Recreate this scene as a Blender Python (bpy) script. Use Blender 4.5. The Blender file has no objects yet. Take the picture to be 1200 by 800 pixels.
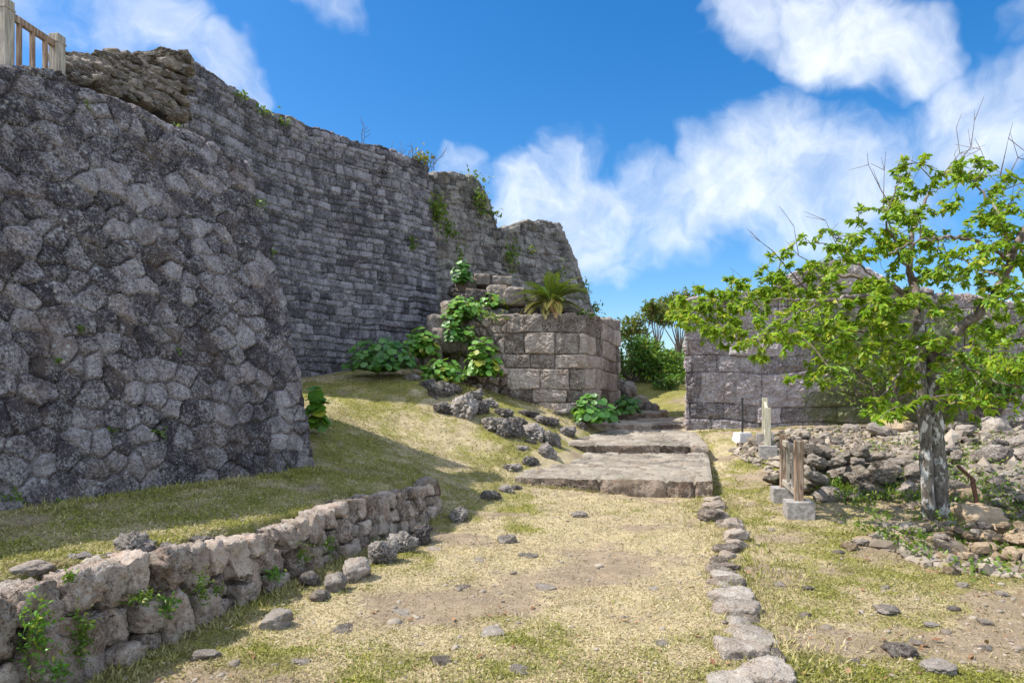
import bpy, bmesh, math, random
import numpy as np
from mathutils import Vector, Matrix

C = bpy.context.scene.collection
SC = bpy.context.scene
random.seed(7)
rng = np.random.default_rng(11)

# ------------------------------------------------------------------ camera, light, exposure
F, H0, CZ = 800.0, 470.0, 1.6            # focal length in photo pixels, horizon row, eye height
cam_d = bpy.data.cameras.new('camera')
cam_d.sensor_width = 36.0
cam_d.lens = 24.0
cam_d.shift_y = 70.0 / 1200.0
cam_d.clip_start = 0.05
cam_d.clip_end = 3000
cam = bpy.data.objects.new('camera', cam_d)
C.objects.link(cam)
cam.location = (0, 0, CZ)
cam.rotation_euler = (math.radians(90), 0, 0)
SC.camera = cam

SUN_D = Vector((3.27, 0.12, -4.45)).normalized()
sun_el = math.asin(-SUN_D.z)
sun_az = math.atan2(-SUN_D.x, -SUN_D.y)
sl = bpy.data.lights.new('sun', 'SUN')
sl.energy = 3.8
sl.angle = math.radians(0.5)
sl.color = (1.0, 0.955, 0.88)
so = bpy.data.objects.new('sun', sl)
C.objects.link(so)
so.rotation_euler = SUN_D.to_track_quat('-Z', 'Y').to_euler()
so.location = (-20, 0, 30)

SC.view_settings.view_transform = 'Standard'
SC.view_settings.look = 'None'
SC.view_settings.exposure = 0.97
SC.view_settings.gamma = 1.0
SC.view_settings.use_curve_mapping = False
SC.cycles.max_bounces = 6
SC.cycles.diffuse_bounces = 3
SC.cycles.glossy_bounces = 2
SC.cycles.transmission_bounces = 3

SKY_STRENGTH = 0.15
W = bpy.data.worlds.new('World')
SC.world = W
W.use_nodes = True


class NT:
    """small helper to write node trees compactly"""
    def __init__(self, tree):
        self.t = tree

    def n(self, typ, **kw):
        nd = self.t.nodes.new(typ)
        ins = kw.pop('ins', {})
        for k, v in kw.items():
            setattr(nd, k, v)
        for k, v in ins.items():
            self.set(nd, k, v)
        return nd

    def set(self, nd, k, v):
        sock = nd.inputs[k]
        if isinstance(v, bpy.types.NodeSocket):
            self.t.links.new(v, sock)
        else:
            sock.default_value = v

    def math(self, op, a, b=None, clamp=False):
        nd = self.n('ShaderNodeMath', operation=op, use_clamp=clamp)
        self.set(nd, 0, a)
        if b is not None:
            self.set(nd, 1, b)
        return nd.outputs[0]

    def mr(self, v, a, b, c=0.0, d=1.0, smooth=True):
        nd = self.n('ShaderNodeMapRange', interpolation_type='SMOOTHSTEP' if smooth else 'LINEAR')
        self.set(nd, 0, v)
        for i, x in zip((1, 2, 3, 4), (a, b, c, d)):
            self.set(nd, i, x)
        return nd.outputs[0]

    def mix(self, f, a, b, blend='MIX'):
        nd = self.n('ShaderNodeMix', data_type='RGBA', blend_type=blend)
        self.set(nd, 0, f)
        for i, x in ((6, a), (7, b)):
            if isinstance(x, (tuple, list)) and len(x) == 3:
                x = (*x, 1.0)
            self.set(nd, i, x)
        return nd.outputs[2]

    def noise(self, vec, scale, detail=4.0, rough=0.55, dist=0.0):
        nd = self.n('ShaderNodeTexNoise')
        if vec is not None:
            self.set(nd, 'Vector', vec)
        self.set(nd, 'Scale', scale)
        self.set(nd, 'Detail', detail)
        self.set(nd, 'Roughness', rough)
        self.set(nd, 'Distortion', dist)
        return nd.outputs[0]

    def voro(self, vec, scale, feature='F1', out=0):
        nd = self.n('ShaderNodeTexVoronoi', feature=feature)
        self.set(nd, 'Vector', vec)
        self.set(nd, 'Scale', scale)
        return nd.outputs[out]


def build_sky():
    t = NT(W.node_tree)
    W.node_tree.nodes.clear()
    out = t.n('ShaderNodeOutputWorld')
    bg = t.n('ShaderNodeBackground')
    bg.inputs['Strength'].default_value = SKY_STRENGTH
    sky = t.n('ShaderNodeTexSky', sky_type='NISHITA')
    sky.sun_disc = False
    sky.sun_elevation = sun_el
    sky.sun_rotation = sun_az
    sky.air_density = 1.0
    sky.dust_density = 0.8
    sky.ozone_density = 2.6
    sky.altitude = 100
    hs = t.n('ShaderNodeHueSaturation', ins={'Hue': 0.502, 'Saturation': 1.42, 'Value': 0.67, 'Color': sky.outputs[0]})
    tc = t.n('ShaderNodeTexCoord')
    vec = t.n('ShaderNodeVectorMath', operation='NORMALIZE', ins={0: tc.outputs['Generated']}).outputs[0]
    # warp the direction so that the cloud masses get ragged outlines
    wn = t.n('ShaderNodeTexNoise', ins={'Vector': vec, 'Scale': 5.0, 'Detail': 4.0, 'Roughness': 0.6})
    off = t.n('ShaderNodeVectorMath', operation='SUBTRACT', ins={0: wn.outputs['Color'], 1: (0.5, 0.5, 0.5)}).outputs[0]
    off = t.n('ShaderNodeVectorMath', operation='SCALE', ins={0: off, 'Scale': 0.16}).outputs[0]
    wv = t.n('ShaderNodeVectorMath', operation='ADD', ins={0: vec, 1: off}).outputs[0]
    wv = t.n('ShaderNodeVectorMath', operation='NORMALIZE', ins={0: wv}).outputs[0]
    blobs = [  # direction given by photo pixel, radius in pixels, weight
        (70, 10, 60, .7), (150, 20, 62, .9), (215, 45, 52, .95), (262, 78, 38, .95), (296, 104, 26, .75), (120, 50, 70, .5),
        (382, 8, 34, .75), (540, 192, 30, .9), (20, 30, 80, .5),
        (612, 232, 55, 1.0), (655, 200, 42, .8), (690, 260, 62, 1.05), (725, 290, 40, .7), (750, 250, 55, .8), (690, 170, 30, .5),
        (800, 262, 52, .95), (850, 225, 62, 1.05), (905, 205, 75, 1.15), (960, 225, 80, 1.1), (900, 265, 50, .7),
        (1020, 215, 70, .85), (1080, 175, 60, .7), (1140, 130, 62, 1.05), (1200, 115, 62, 1.1), (1060, 230, 60, .6), (1170, 190, 60, .55),
        (905, 25, 45, .85), (955, 45, 52, 1.1), (1015, 40, 62, 1.15), (1070, 65, 45, .9), (920, -20, 60, .8), (1010, -30, 70, 1.0),
        (1205, 15, 30, .7), (850, 170, 30, .45),
    ]
    acc = None
    for px, py, r, w in blobs:
        d = Vector(((px - 600) / F, 1.0, (H0 - py) / F))
        ang = r / F / (d.length) * 1.15
        d.normalize()
        dt = t.n('ShaderNodeVectorMath', operation='DOT_PRODUCT', ins={0: wv, 1: tuple(d)}).outputs['Value']
        m = t.mr(dt, math.cos(ang * 1.25), 1.0 - (1 - math.cos(ang)) * 0.12, 0.0, w)
        acc = m if acc is None else t.math('MAXIMUM', acc, m)
    # unseen clouds over the rest of the sky, spread wide as added fill light
    back = t.n('ShaderNodeVectorMath', operation='DOT_PRODUCT', ins={0: vec, 1: (0, 1, 0)}).outputs['Value']
    far = t.mr(back, 0.25, 0.55, 1.0, 0.0)
    big = t.noise(vec, 2.2, 6.0, 0.6)
    rest = t.math('MULTIPLY', far, t.mr(big, 0.36, 0.56, 0.0, 1.0))
    acc = t.math('MAXIMUM', acc, rest)
    n1 = t.noise(wv, 9.0, 9.0, 0.62, 0.35)
    n2 = t.noise(vec, 30.0, 6.0, 0.6)
    dens = t.math('ADD', t.math('MULTIPLY', acc, 1.15), t.math('MULTIPLY', t.math('SUBTRACT', n1, 0.56), 2.1))
    dens = t.math('ADD', dens, t.math('MULTIPLY', t.math('SUBTRACT', n2, 0.5), 0.28))
    dens = t.math('MULTIPLY', dens, t.mr(acc, 0.02, 0.3))
    cov = t.mr(dens, 0.10, 1.70, 0.0, 0.90)
    core = t.mr(t.noise(wv, 8.0, 7.0, 0.6), 0.36, 0.62)
    ccol = t.mix(core, (3.5, 3.95, 4.7), (5.3, 5.5, 5.8))
    # clouds behind the camera made brighter as added fill for the shaded walls
    lit = t.n('ShaderNodeVectorMath', operation='SCALE', ins={0: ccol, 'Scale': t.mr(back, -0.2, 0.6, 2.0, 0.78)}).outputs[0]
    col = t.mix(cov, hs.outputs[0], lit)
    t.set(bg, 'Color', col)
    W.node_tree.links.new(bg.outputs[0], out.inputs[0])


build_sky()


# ------------------------------------------------------------------ numpy noise
def _hash(ix, iy, iz, seed):
    h = (ix.astype(np.int64) * 374761393 + iy.astype(np.int64) * 668265263 + iz.astype(np.int64) * 2147483647 + seed * 1274126177) & 0xFFFFFFFF
    h = (h ^ (h >> 13)) * 1274126177 & 0xFFFFFFFF
    h = (h ^ (h >> 16)) * 2246822519 & 0xFFFFFFFF
    h = h ^ (h >> 15)
    return (h & 0xFFFFFF) / float(0xFFFFFF)


def vnoise(p, seed=0):
    i = np.floor(p)
    f = p - i
    f = f * f * f * (f * (f * 6 - 15) + 10)
    i = i.astype(np.int64)
    r = 0
    for dx in (0, 1):
        wx = f[:, 0] if dx else 1 - f[:, 0]
        for dy in (0, 1):
            wy = f[:, 1] if dy else 1 - f[:, 1]
            for dz in (0, 1):
                wz = f[:, 2] if dz else 1 - f[:, 2]
                r = r + wx * wy * wz * _hash(i[:, 0] + dx, i[:, 1] + dy, i[:, 2] + dz, seed)
    return r * 2 - 1


def fbm(p, octaves=4, gain=0.5, lac=2.03, seed=0):
    a, s, r = 1.0, 0.0, 0
    q = np.array(p, dtype=float)
    for k in range(octaves):
        r = r + a * vnoise(q, seed + k * 17)
        s += a
        a *= gain
        q = q * lac + 3.7
    return r / s


def sstep(a, b, x):
    t = np.clip((x - a) / (b - a), 0, 1)
    return t * t * (3 - 2 * t)


def p3(x, y, z=0.0):
    x = np.asarray(x, float).ravel()
    return np.stack([x, np.asarray(y, float).ravel() if np.ndim(y) else np.full_like(x, y),
                     np.asarray(z, float).ravel() if np.ndim(z) else np.full_like(x, z)], 1)


# ------------------------------------------------------------------ mesh and object helpers
def raw_mesh(name, V, Fc, attrs=None, smooth=True):
    """V (n,3), Fc (m,k) index array, all faces with the same corner count"""
    V = np.asarray(V, np.float32)
    Fc = np.asarray(Fc, np.int32)
    m = bpy.data.meshes.new(name)
    k = Fc.shape[1]
    m.vertices.add(len(V))
    m.vertices.foreach_set('co', V.ravel())
    m.loops.add(Fc.size)
    m.loops.foreach_set('vertex_index', Fc.ravel())
    m.polygons.add(len(Fc))
    m.polygons.foreach_set('loop_start', np.arange(0, Fc.size, k, dtype=np.int32))
    m.polygons.foreach_set('use_smooth', np.full(len(Fc), smooth))
    for an, vals in (attrs or {}).items():
        a = m.attributes.new(an, 'FLOAT', 'POINT')
        a.data.foreach_set('value', np.asarray(vals, np.float32).ravel())
    m.update(calc_edges=True)
    m.validate()
    return m


def link(name, mesh, mat, parent=None):
    o = bpy.data.objects.new(name, mesh)
    C.objects.link(o)
    if mat is not None and not mesh.materials:
        mesh.materials.append(mat)
    if parent is not None:
        o.parent = parent
    return o


def tag(o, label=None, cat=None, group=None, kind=None):
    if label:
        o['label'] = label
    if cat:
        o['category'] = cat
    if group:
        o['group'] = group
    if kind:
        o['kind'] = kind
    return o


def empty(name, loc, label, cat, group=None, rz=0.0):
    o = bpy.data.objects.new(name, None)
    C.objects.link(o)
    o.location = loc
    o.rotation_euler = (0, 0, rz)
    o.empty_display_size = 0.2
    return tag(o, label, cat, group)


def at(px, py, Y):
    return np.array([(px - 600) / F * Y, Y, CZ - (py - H0) / F * Y])


def scatter(name, TV, TF, O, B, S, mat, parent=None, rnd=None, smooth=True, extra=None):
    """merge N transformed copies of a little template into one mesh; B (N,3,3) rows = local axes"""
    TV = np.asarray(TV, float)
    TF = np.asarray(TF, int)
    O = np.asarray(O, float)
    N, m = len(O), len(TV)
    S = np.asarray(S, float)
    if S.ndim == 1:
        S = np.repeat(S[:, None], 3, 1)
    L = TV[None, :, :] * S[:, None, :]
    V = np.einsum('nij,njk->nik', L, B) + O[:, None, :]
    Fc = (TF[None] + (np.arange(N) * m)[:, None, None]).reshape(-1, TF.shape[1])
    at_ = {'rnd': np.repeat(rng.random(N) if rnd is None else rnd, m)}
    for k, v in (extra or {}).items():
        at_[k] = np.repeat(v, m)
    return link(name, raw_mesh(name, V.reshape(-1, 3), Fc, at_, smooth), mat, parent)


def basis(D, Uh):
    """frames with local x along D and local z near Uh"""
    D = D / (np.linalg.norm(D, axis=1, keepdims=True) + 1e-9)
    Yv = np.cross(Uh, D)
    Yv /= (np.linalg.norm(Yv, axis=1, keepdims=True) + 1e-9)
    Z = np.cross(D, Yv)
    return np.stack([D, Yv, Z], 1)


def bm_box(bm, c, s, rz=0.0, bev=0.0, tilt=(0, 0)):
    r = bmesh.ops.create_cube(bm, size=1.0)
    vs = r['verts']
    M = Matrix.Translation(c) @ Matrix.Rotation(rz, 4, 'Z') @ Matrix.Rotation(tilt[0], 4, 'X') @ Matrix.Rotation(tilt[1], 4, 'Y') @ Matrix.Diagonal((*s, 1))
    bmesh.ops.transform(bm, matrix=M, verts=vs)
    if bev:
        es = list({e for v in vs for e in v.link_edges})
        bmesh.ops.bevel(bm, geom=es, offset=bev, segments=2, affect='EDGES', profile=0.6)


def bm_obj(name, bm, mat, parent=None, smooth=False):
    me = bpy.data.meshes.new(name)
    bm.to_mesh(me)
    bm.free()
    for p in me.polygons:
        p.use_smooth = smooth
    return link(name, me, mat, parent)


def bar(bm, a, b, w, h, bev=0.006):
    a, b = Vector(a), Vector(b)
    d = b - a
    r = bmesh.ops.create_cube(bm, size=1.0)
    M = Matrix.Translation((a + b) / 2) @ d.to_track_quat('X', 'Z').to_matrix().to_4x4() @ Matrix.Diagonal((d.length, w, h, 1))
    bmesh.ops.transform(bm, matrix=M, verts=r['verts'])
    if bev:
        es = list({e for v in r['verts'] for e in v.link_edges})
        bmesh.ops.bevel(bm, geom=es, offset=bev, segments=1, affect='EDGES')


def tubes(paths, sides=7):
    """paths: list of (points (n,3), radii (n)) -> V, F quads"""
    Vs, Fs, base = [], [], 0
    for P, R in paths:
        P = np.asarray(P, float)
        n = len(P)
        T = np.gradient(P, axis=0)
        T /= np.linalg.norm(T, axis=1, keepdims=True) + 1e-9
        ref = np.array([0.31, 0.9, 0.2]) if abs(T[0, 1]) < 0.8 else np.array([1.0, 0.1, 0.2])
        A = np.cross(T, ref)
        A /= np.linalg.norm(A, axis=1, keepdims=True) + 1e-9
        Bn = np.cross(T, A)
        ang = np.arange(sides) * 2 * math.pi / sides
        ring = A[:, None, :] * np.cos(ang)[None, :, None] + Bn[:, None, :] * np.sin(ang)[None, :, None]
        V = P[:, None, :] + ring * np.asarray(R)[:, None, None]
        Vs.append(V.reshape(-1, 3))
        i = np.arange(n - 1)[:, None] * sides
        j = np.arange(sides)[None, :]
        j2 = (j + 1) % sides
        q = np.stack([i + j, i + j2, i + sides + j2, i + sides + j], -1).reshape(-1, 4)
        Fs.append(q + base)
        base += n * sides
    return np.concatenate(Vs), np.concatenate(Fs)


# ------------------------------------------------------------------ materials
def new_mat(name):
    m = bpy.data.materials.new(name)
    m.use_nodes = True
    m.node_tree.nodes.clear()
    t = NT(m.node_tree)
    out = t.n('ShaderNodeOutputMaterial')
    b = t.n('ShaderNodeBsdfPrincipled')
    m.node_tree.links.new(b.outputs[0], out.inputs[0])
    b.inputs['Specular IOR Level'].default_value = 0.25
    return m, t, b, out


def stone_mat(name, dark, mid, light, spots=0.5, brown=(0.20, 0.13, 0.085), brown_amt=0.3, moss_amt=0.0,
              scale=1.0, bump=0.5, cell=True, patina=0.5, rand=True, moss_box=None, speck=1.0, cellv=0.2, bdist=None):
    """weathered coral limestone: dark patina, bare patches, pale lichen spots, rusty and mossy stains"""
    m, t, b, out = new_mat(name)
    tc = t.n('ShaderNodeTexCoord')
    vec = tc.outputs['Object']
    if rand:
        oi = t.n('ShaderNodeObjectInfo')
        sh = t.n('ShaderNodeVectorMath', operation='SCALE', ins={0: (31.0, 17.0, 23.0), 'Scale': oi.outputs['Random']}).outputs[0]
        vec = t.n('ShaderNodeVectorMath', operation='ADD', ins={0: vec, 1: sh}).outputs[0]
    big = t.noise(vec, 1.1 * scale, 4.0, 0.6)
    med = t.noise(vec, 5.5 * scale, 5.0, 0.65)
    fine = t.noise(vec, 34 * scale, 4.0, 0.7)
    grit = t.noise(vec, 110 * scale, 3.0, 0.7)
    v = t.math('ADD', t.math('ADD', t.math('MULTIPLY', big, 0.36), t.math('MULTIPLY', med, 0.40)), 0.12)
    if cell:
        ca = t.n('ShaderNodeAttribute', attribute_name='cell').outputs['Fac']
        v = t.math('ADD', v, t.math('MULTIPLY', t.math('SUBTRACT', ca, 0.5), 0.22))
    elif rand:
        v = t.math('ADD', v, t.math('MULTIPLY', t.math('SUBTRACT', oi.outputs['Random'], 0.5), 0.2))
    v = t.math('ADD', v, t.math('MULTIPLY', t.math('SUBTRACT', fine, 0.5), 0.9))
    f1 = t.mr(v, patina - 0.13, patina + 0.13)
    col = t.mix(f1, dark, mid)
    f2 = t.mr(t.math('ADD', t.math('MULTIPLY', med, 0.35), t.math('MULTIPLY', t.math('ADD', grit, fine), 0.33)), 0.50, 0.60)
    col = t.mix(t.math('MULTIPLY', f2, 0.75 * speck), col, light)
    # rusty brown weathering
    bn = t.mr(t.noise(vec, 2.3 * scale, 5.0, 0.65), 0.5, 0.68)
    col = t.mix(t.math('MULTIPLY', bn, brown_amt), col, brown)
    # pale lichen spots of two sizes
    vo = t.voro(vec, 12 * scale)
    sp = t.math('MULTIPLY', t.mr(vo, 0.16, 0.30, 1.0, 0.0), t.mr(t.noise(vec, 3.1 * scale, 3.0), 0.5, 0.62))
    vo2 = t.voro(vec, 46 * scale)
    sp2 = t.math('MULTIPLY', t.mr(vo2, 0.18, 0.36, 1.0, 0.0), t.mr(t.noise(vec, 6.0 * scale, 3.0), 0.46, 0.58))
    sp = t.math('MULTIPLY', t.math('MAXIMUM', sp, sp2), spots)
    col = t.mix(sp, col, (0.50, 0.49, 0.47))
    if not rand:
        # rain streaks running down the face
        mp = t.n('ShaderNodeMapping', ins={'Vector': vec, 'Scale': (1.0, 1.0, 0.10)})
        stn = t.math('MULTIPLY', t.mr(t.noise(mp.outputs[0], 2.6, 5.0, 0.65), 0.50, 0.66), t.mr(big, 0.40, 0.60))
        col = t.mix(t.math('MULTIPLY', stn, 0.55), col, dark)
    # black pits of the porous coral stone
    pit = t.voro(vec, 26 * scale)
    pm = t.math('MULTIPLY', t.mr(pit, 0.10, 0.34, 1.0, 0.0), t.mr(t.noise(vec, 8.0 * scale, 3.0), 0.42, 0.56))
    if moss_amt > 0:
        mn = t.mr(t.math('ADD', t.math('MULTIPLY', t.noise(vec, 2.0 * scale, 5.0, 0.6), 0.6), t.math('MULTIPLY', fine, 0.4)), 0.53, 0.62)
        col = t.mix(t.math('MULTIPLY', mn, moss_amt), col, (0.075, 0.09, 0.025))
    if moss_box:
        cx, cy, cz, r = moss_box
        dd = t.n('ShaderNodeVectorMath', operation='DISTANCE', ins={0: tc.outputs['Object'], 1: (cx, cy, cz)}).outputs['Value']
        dn = t.math('ADD', dd, t.math('MULTIPLY', t.math('SUBTRACT', t.noise(vec, 1.6, 6.0, 0.65), 0.5), 4.5))
        mm = t.mr(dn, r * 0.8, r * 1.25, 1.0, 0.0)
        col = t.mix(t.math('MULTIPLY', mm, 0.82), col, t.mix(fine, (0.085, 0.105, 0.03), (0.24, 0.25, 0.095)))
    hs = t.n('ShaderNodeHueSaturation', ins={'Color': col})
    val = 1.0
    if cell:
        t.set(hs, 'Value', t.mr(ca, 0, 1, 1 - cellv, 1 + cellv, False))
    elif rand:
        t.set(hs, 'Value', t.mr(oi.outputs['Random'], 0, 1, 0.75, 1.25, False))
    t.set(b, 'Base Color', hs.outputs[0])
    b.inputs['Roughness'].default_value = 0.95
    b.inputs['Specular IOR Level'].default_value = 0.1
    hgt = t.math('ADD', t.math('MULTIPLY', fine, 0.9), t.math('MULTIPLY', grit, 0.45))
    hgt = t.math('ADD', hgt, t.math('MULTIPLY', med, 0.5))
    hgt = t.math('SUBTRACT', hgt, t.math('MULTIPLY', pm, 0.5))
    bp = t.n('ShaderNodeBump', ins={'Strength': bump, 'Distance': bdist or 0.05 / scale, 'Height': hgt})
    t.set(b, 'Normal', bp.outputs[0])
    return m


def leaf_mat(name, c1, c2, c3=None, trans=0.35, gloss=0.35):
    m, t, b, out = new_mat(name)
    r = t.n('ShaderNodeAttribute', attribute_name='rnd').outputs['Fac']
    col = t.mix(r, c1, c2)
    if c3:
        col = t.mix(t.mr(r, 0.86, 0.9), col, c3)
    tc = t.n('ShaderNodeTexCoord')
    col = t.mix(t.mr(t.noise(tc.outputs['Object'], 9.0, 3.0), 0.4, 0.62, 0.0, 0.35), col, tuple(x * 0.6 for x in c1))
    t.set(b, 'Base Color', col)
    b.inputs['Roughness'].default_value = 0.45
    b.inputs['Specular IOR Level'].default_value = gloss
    tr = t.n('ShaderNodeBsdfTranslucent')
    t.set(tr, 'Color', t.mix(0.5, col, (0.30, 0.40, 0.03)))
    mx = t.n('ShaderNodeMixShader', ins={0: trans})
    t.t.links.new(b.outputs[0], mx.inputs[1])
    t.t.links.new(tr.outputs[0], mx.inputs[2])
    t.t.links.new(mx.outputs[0], out.inputs[0])
    return m


def simple_mat(name, c1, c2, scale=8.0, rough=0.85, stretch=(1, 1, 1), bump=0.3, detail=5.0, c3=None, bdist=0.01):
    m, t, b, out = new_mat(name)
    tc = t.n('ShaderNodeTexCoord')
    mp = t.n('ShaderNodeMapping', ins={'Vector': tc.outputs['Object'], 'Scale': stretch})
    n = t.noise(mp.outputs[0], scale, detail, 0.65)
    col = t.mix(t.mr(n, 0.35, 0.65), c1, c2)
    if c3:
        col = t.mix(t.mr(t.noise(mp.outputs[0], scale * 0.6, 5.0, 0.7), 0.52, 0.62), col, c3)
    t.set(b, 'Base Color', col)
    b.inputs['Roughness'].default_value = rough
    bp = t.n('ShaderNodeBump', ins={'Strength': bump, 'Distance': bdist, 'Height': n})
    t.set(b, 'Normal', bp.outputs[0])
    return m


M_BAST = stone_mat('bastion_limestone', (0.074, 0.064, 0.070), (0.275, 0.245, 0.248), (0.48, 0.45, 0.445), spots=0.8, brown=(0.25, 0.175, 0.125), brown_amt=0.4, moss_amt=0.12, patina=0.52, bump=0.9, rand=False, cellv=0.22)
M_TALL = stone_mat('tall_wall_limestone', (0.100, 0.093, 0.103), (0.295, 0.276, 0.292), (0.46, 0.44, 0.45), spots=0.35, brown_amt=0.15, patina=0.5, bump=1.0, rand=False, scale=0.8, cellv=0.2)
M_TOWER = stone_mat('end_wall_limestone', (0.095, 0.086, 0.082), (0.28, 0.258, 0.24), (0.43, 0.41, 0.37), spots=0.35, brown=(0.24, 0.18, 0.11), brown_amt=0.4, moss_amt=0.4, patina=0.48, bump=1.0, rand=False, scale=0.8, cellv=0.2)
M_GATE = stone_mat('gate_block_limestone', (0.14, 0.108, 0.088), (0.42, 0.345, 0.285), (0.56, 0.50, 0.44), spots=0.3, brown=(0.31, 0.20, 0.13), brown_amt=0.45, moss_amt=0.15, patina=0.43, bump=0.9, rand=False, cellv=0.26)
M_GATEB = stone_mat('broken_block_limestone', (0.08, 0.064, 0.054), (0.19, 0.16, 0.135), (0.32, 0.29, 0.255), spots=0.3, brown=(0.24, 0.155, 0.10), brown_amt=0.45, moss_amt=0.5, patina=0.47, bump=0.9, cell=False, scale=0.3, bdist=0.02)
M_RIGHT = stone_mat('right_wall_limestone', (0.17, 0.14, 0.135), (0.46, 0.39, 0.375), (0.60, 0.55, 0.52), spots=0.4, brown=(0.35, 0.22, 0.15), brown_amt=0.4, moss_amt=0.12, patina=0.43, bump=0.9, rand=False, moss_box=(9.0, 16.1, 2.1, 1.9), cellv=0.17)
M_DRY = stone_mat('drystone_limestone', (0.16, 0.118, 0.092), (0.47, 0.375, 0.305), (0.68, 0.62, 0.54), spots=0.5, brown=(0.31, 0.175, 0.115), brown_amt=0.5, moss_amt=0.45, patina=0.40, bump=1.0, cell=False, scale=1.5, bdist=.03)
M_ROCK = stone_mat('loose_limestone', (0.115, 0.095, 0.08), (0.27, 0.23, 0.195), (0.44, 0.395, 0.35), spots=0.35, brown=(0.30, 0.20, 0.13), brown_amt=0.4, moss_amt=0.2, patina=0.43, bump=1.0, cell=False, scale=.22, bdist=.02)
M_CORAL = stone_mat('coral_outcrop', (0.10, 0.087, 0.078), (0.285, 0.25, 0.22), (0.45, 0.41, 0.375), spots=0.4, brown_amt=0.25, moss_amt=0.3, patina=0.45, bump=1.0, cell=False, scale=.25, bdist=.025)
M_DARKROCK = stone_mat('mossy_rubble', (0.08, 0.065, 0.05), (0.24, 0.20, 0.165), (0.42, 0.38, 0.33), spots=0.3, brown_amt=0.3, moss_amt=0.6, patina=0.45, bump=1.0, cell=False, scale=0.25, bdist=0.02)
M_PALE = stone_mat('pale_rubble', (0.13, 0.09, 0.055), (0.29, 0.215, 0.14), (0.44, 0.365, 0.27), spots=0.25, brown=(0.36, 0.23, 0.12), brown_amt=0.5, moss_amt=0.12, patina=0.42, bump=0.9, cell=False, scale=.18, bdist=.012)
M_STEP = stone_mat('step_limestone', (0.16, 0.13, 0.10), (0.38, 0.325, 0.26), (0.52, 0.47, 0.40), spots=0.3, brown=(0.33, 0.22, 0.15), brown_amt=0.35, moss_amt=0.25, patina=0.38, bump=0.9, rand=False, cellv=0.17)
M_RISER = stone_mat('riser_limestone', (0.15, 0.105, 0.08), (0.42, 0.325, 0.25), (0.50, 0.44, 0.38), spots=0.25, brown=(0.27, 0.155, 0.10), brown_amt=0.6, moss_amt=0.2, patina=0.45, bump=1.0, rand=False, cellv=0.15)
M_KERB = stone_mat('kerb_limestone', (0.13, 0.105, 0.085), (0.31, 0.265, 0.22), (0.50, 0.455, 0.40), spots=0.3, brown=(0.27, 0.18, 0.12), brown_amt=0.4, moss_amt=0.25, patina=0.45, bump=1.0, cell=False, scale=.22, bdist=.02)
M_DRYB = stone_mat('pinkish_limestone', (0.12, 0.092, 0.072), (0.30, 0.245, 0.20), (0.46, 0.41, 0.355), spots=0.4, brown=(0.32, 0.20, 0.13), brown_amt=0.4, moss_amt=0.15, patina=0.42, bump=1.0, cell=False, scale=.22, bdist=.02)
M_LEAF = leaf_mat('cherry_leaf', (0.14, 0.30, 0.018), (0.36, 0.50, 0.03), (0.52, 0.50, 0.05), trans=0.5)
M_ROUND = leaf_mat('round_leaf', (0.07, 0.21, 0.02), (0.20, 0.38, 0.035), (0.32, 0.33, 0.03), trans=0.3, gloss=0.5)
M_ROUND_D = leaf_mat('dark_round_leaf', (0.035, 0.125, 0.02), (0.11, 0.26, 0.035), trans=0.25, gloss=0.5)
M_FERN = leaf_mat('fern_leaf', (0.07, 0.145, 0.015), (0.19, 0.28, 0.04), (0.28, 0.26, 0.07), trans=0.35)
M_BUSH = leaf_mat('shrub_leaf', (0.05, 0.14, 0.018), (0.16, 0.30, 0.035), (0.22, 0.17, 0.05), trans=0.3)
M_OLIVE = leaf_mat('olive_leaf', (0.06, 0.10, 0.015), (0.17, 0.20, 0.04), (0.25, 0.15, 0.06), trans=0.3)
M_CYCAD = leaf_mat('cycad_leaflet', (0.05, 0.115, 0.012), (0.13, 0.20, 0.02), trans=0.2, gloss=0.5)
M_CYCAD_OLD = leaf_mat('old_cycad_leaflet', (0.17, 0.17, 0.03), (0.30, 0.24, 0.08), (0.30, 0.17, 0.08), trans=0.2)
M_BLADE = None
M_BARK = simple_mat('bark', (0.075, 0.062, 0.048), (0.21, 0.185, 0.155), 18, stretch=(1, 1, 0.45), bump=0.9, c3=(0.56, 0.55, 0.52), bdist=0.02)
M_BARK_UP = simple_mat('upper_bark', (0.09, 0.065, 0.05), (0.20, 0.155, 0.13), 14, stretch=(1, 1, 0.6), bump=0.7, c3=(0.30, 0.265, 0.24), bdist=0.015)
M_TWIG = simple_mat('twig', (0.085, 0.06, 0.045), (0.19, 0.15, 0.12), 20)
M_WOOD = simple_mat('weathered_wood', (0.17, 0.105, 0.07), (0.33, 0.23, 0.16), 9, stretch=(6, 6, 0.5), bump=0.4, c3=(0.40, 0.33, 0.26))
M_WOODG = simple_mat('grey_weathered_wood', (0.22, 0.19, 0.155), (0.43, 0.38, 0.31), 9, stretch=(6, 6, 0.5), bump=0.4)
M_WOODP = simple_mat('pale_post', (0.32, 0.29, 0.21), (0.52, 0.48, 0.37), 9, stretch=(6, 6, 0.5), bump=0.4)
M_CONC = simple_mat('concrete', (0.20, 0.18, 0.165), (0.38, 0.355, 0.33), 18, bump=0.4)
M_CONCP = simple_mat('pale_concrete', (0.42, 0.41, 0.40), (0.58, 0.57, 0.55), 18, bump=0.3)
M_IRON = simple_mat('dark_iron', (0.02, 0.02, 0.022), (0.05, 0.045, 0.042), 30, rough=0.6)
M_RUST = simple_mat('rusty_iron', (0.07, 0.035, 0.025), (0.17, 0.085, 0.055), 40, rough=0.85)
M_SOIL = simple_mat('soil_core', (0.07, 0.055, 0.04), (0.15, 0.12, 0.085), 20, bump=0.8, bdist=0.03)
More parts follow.
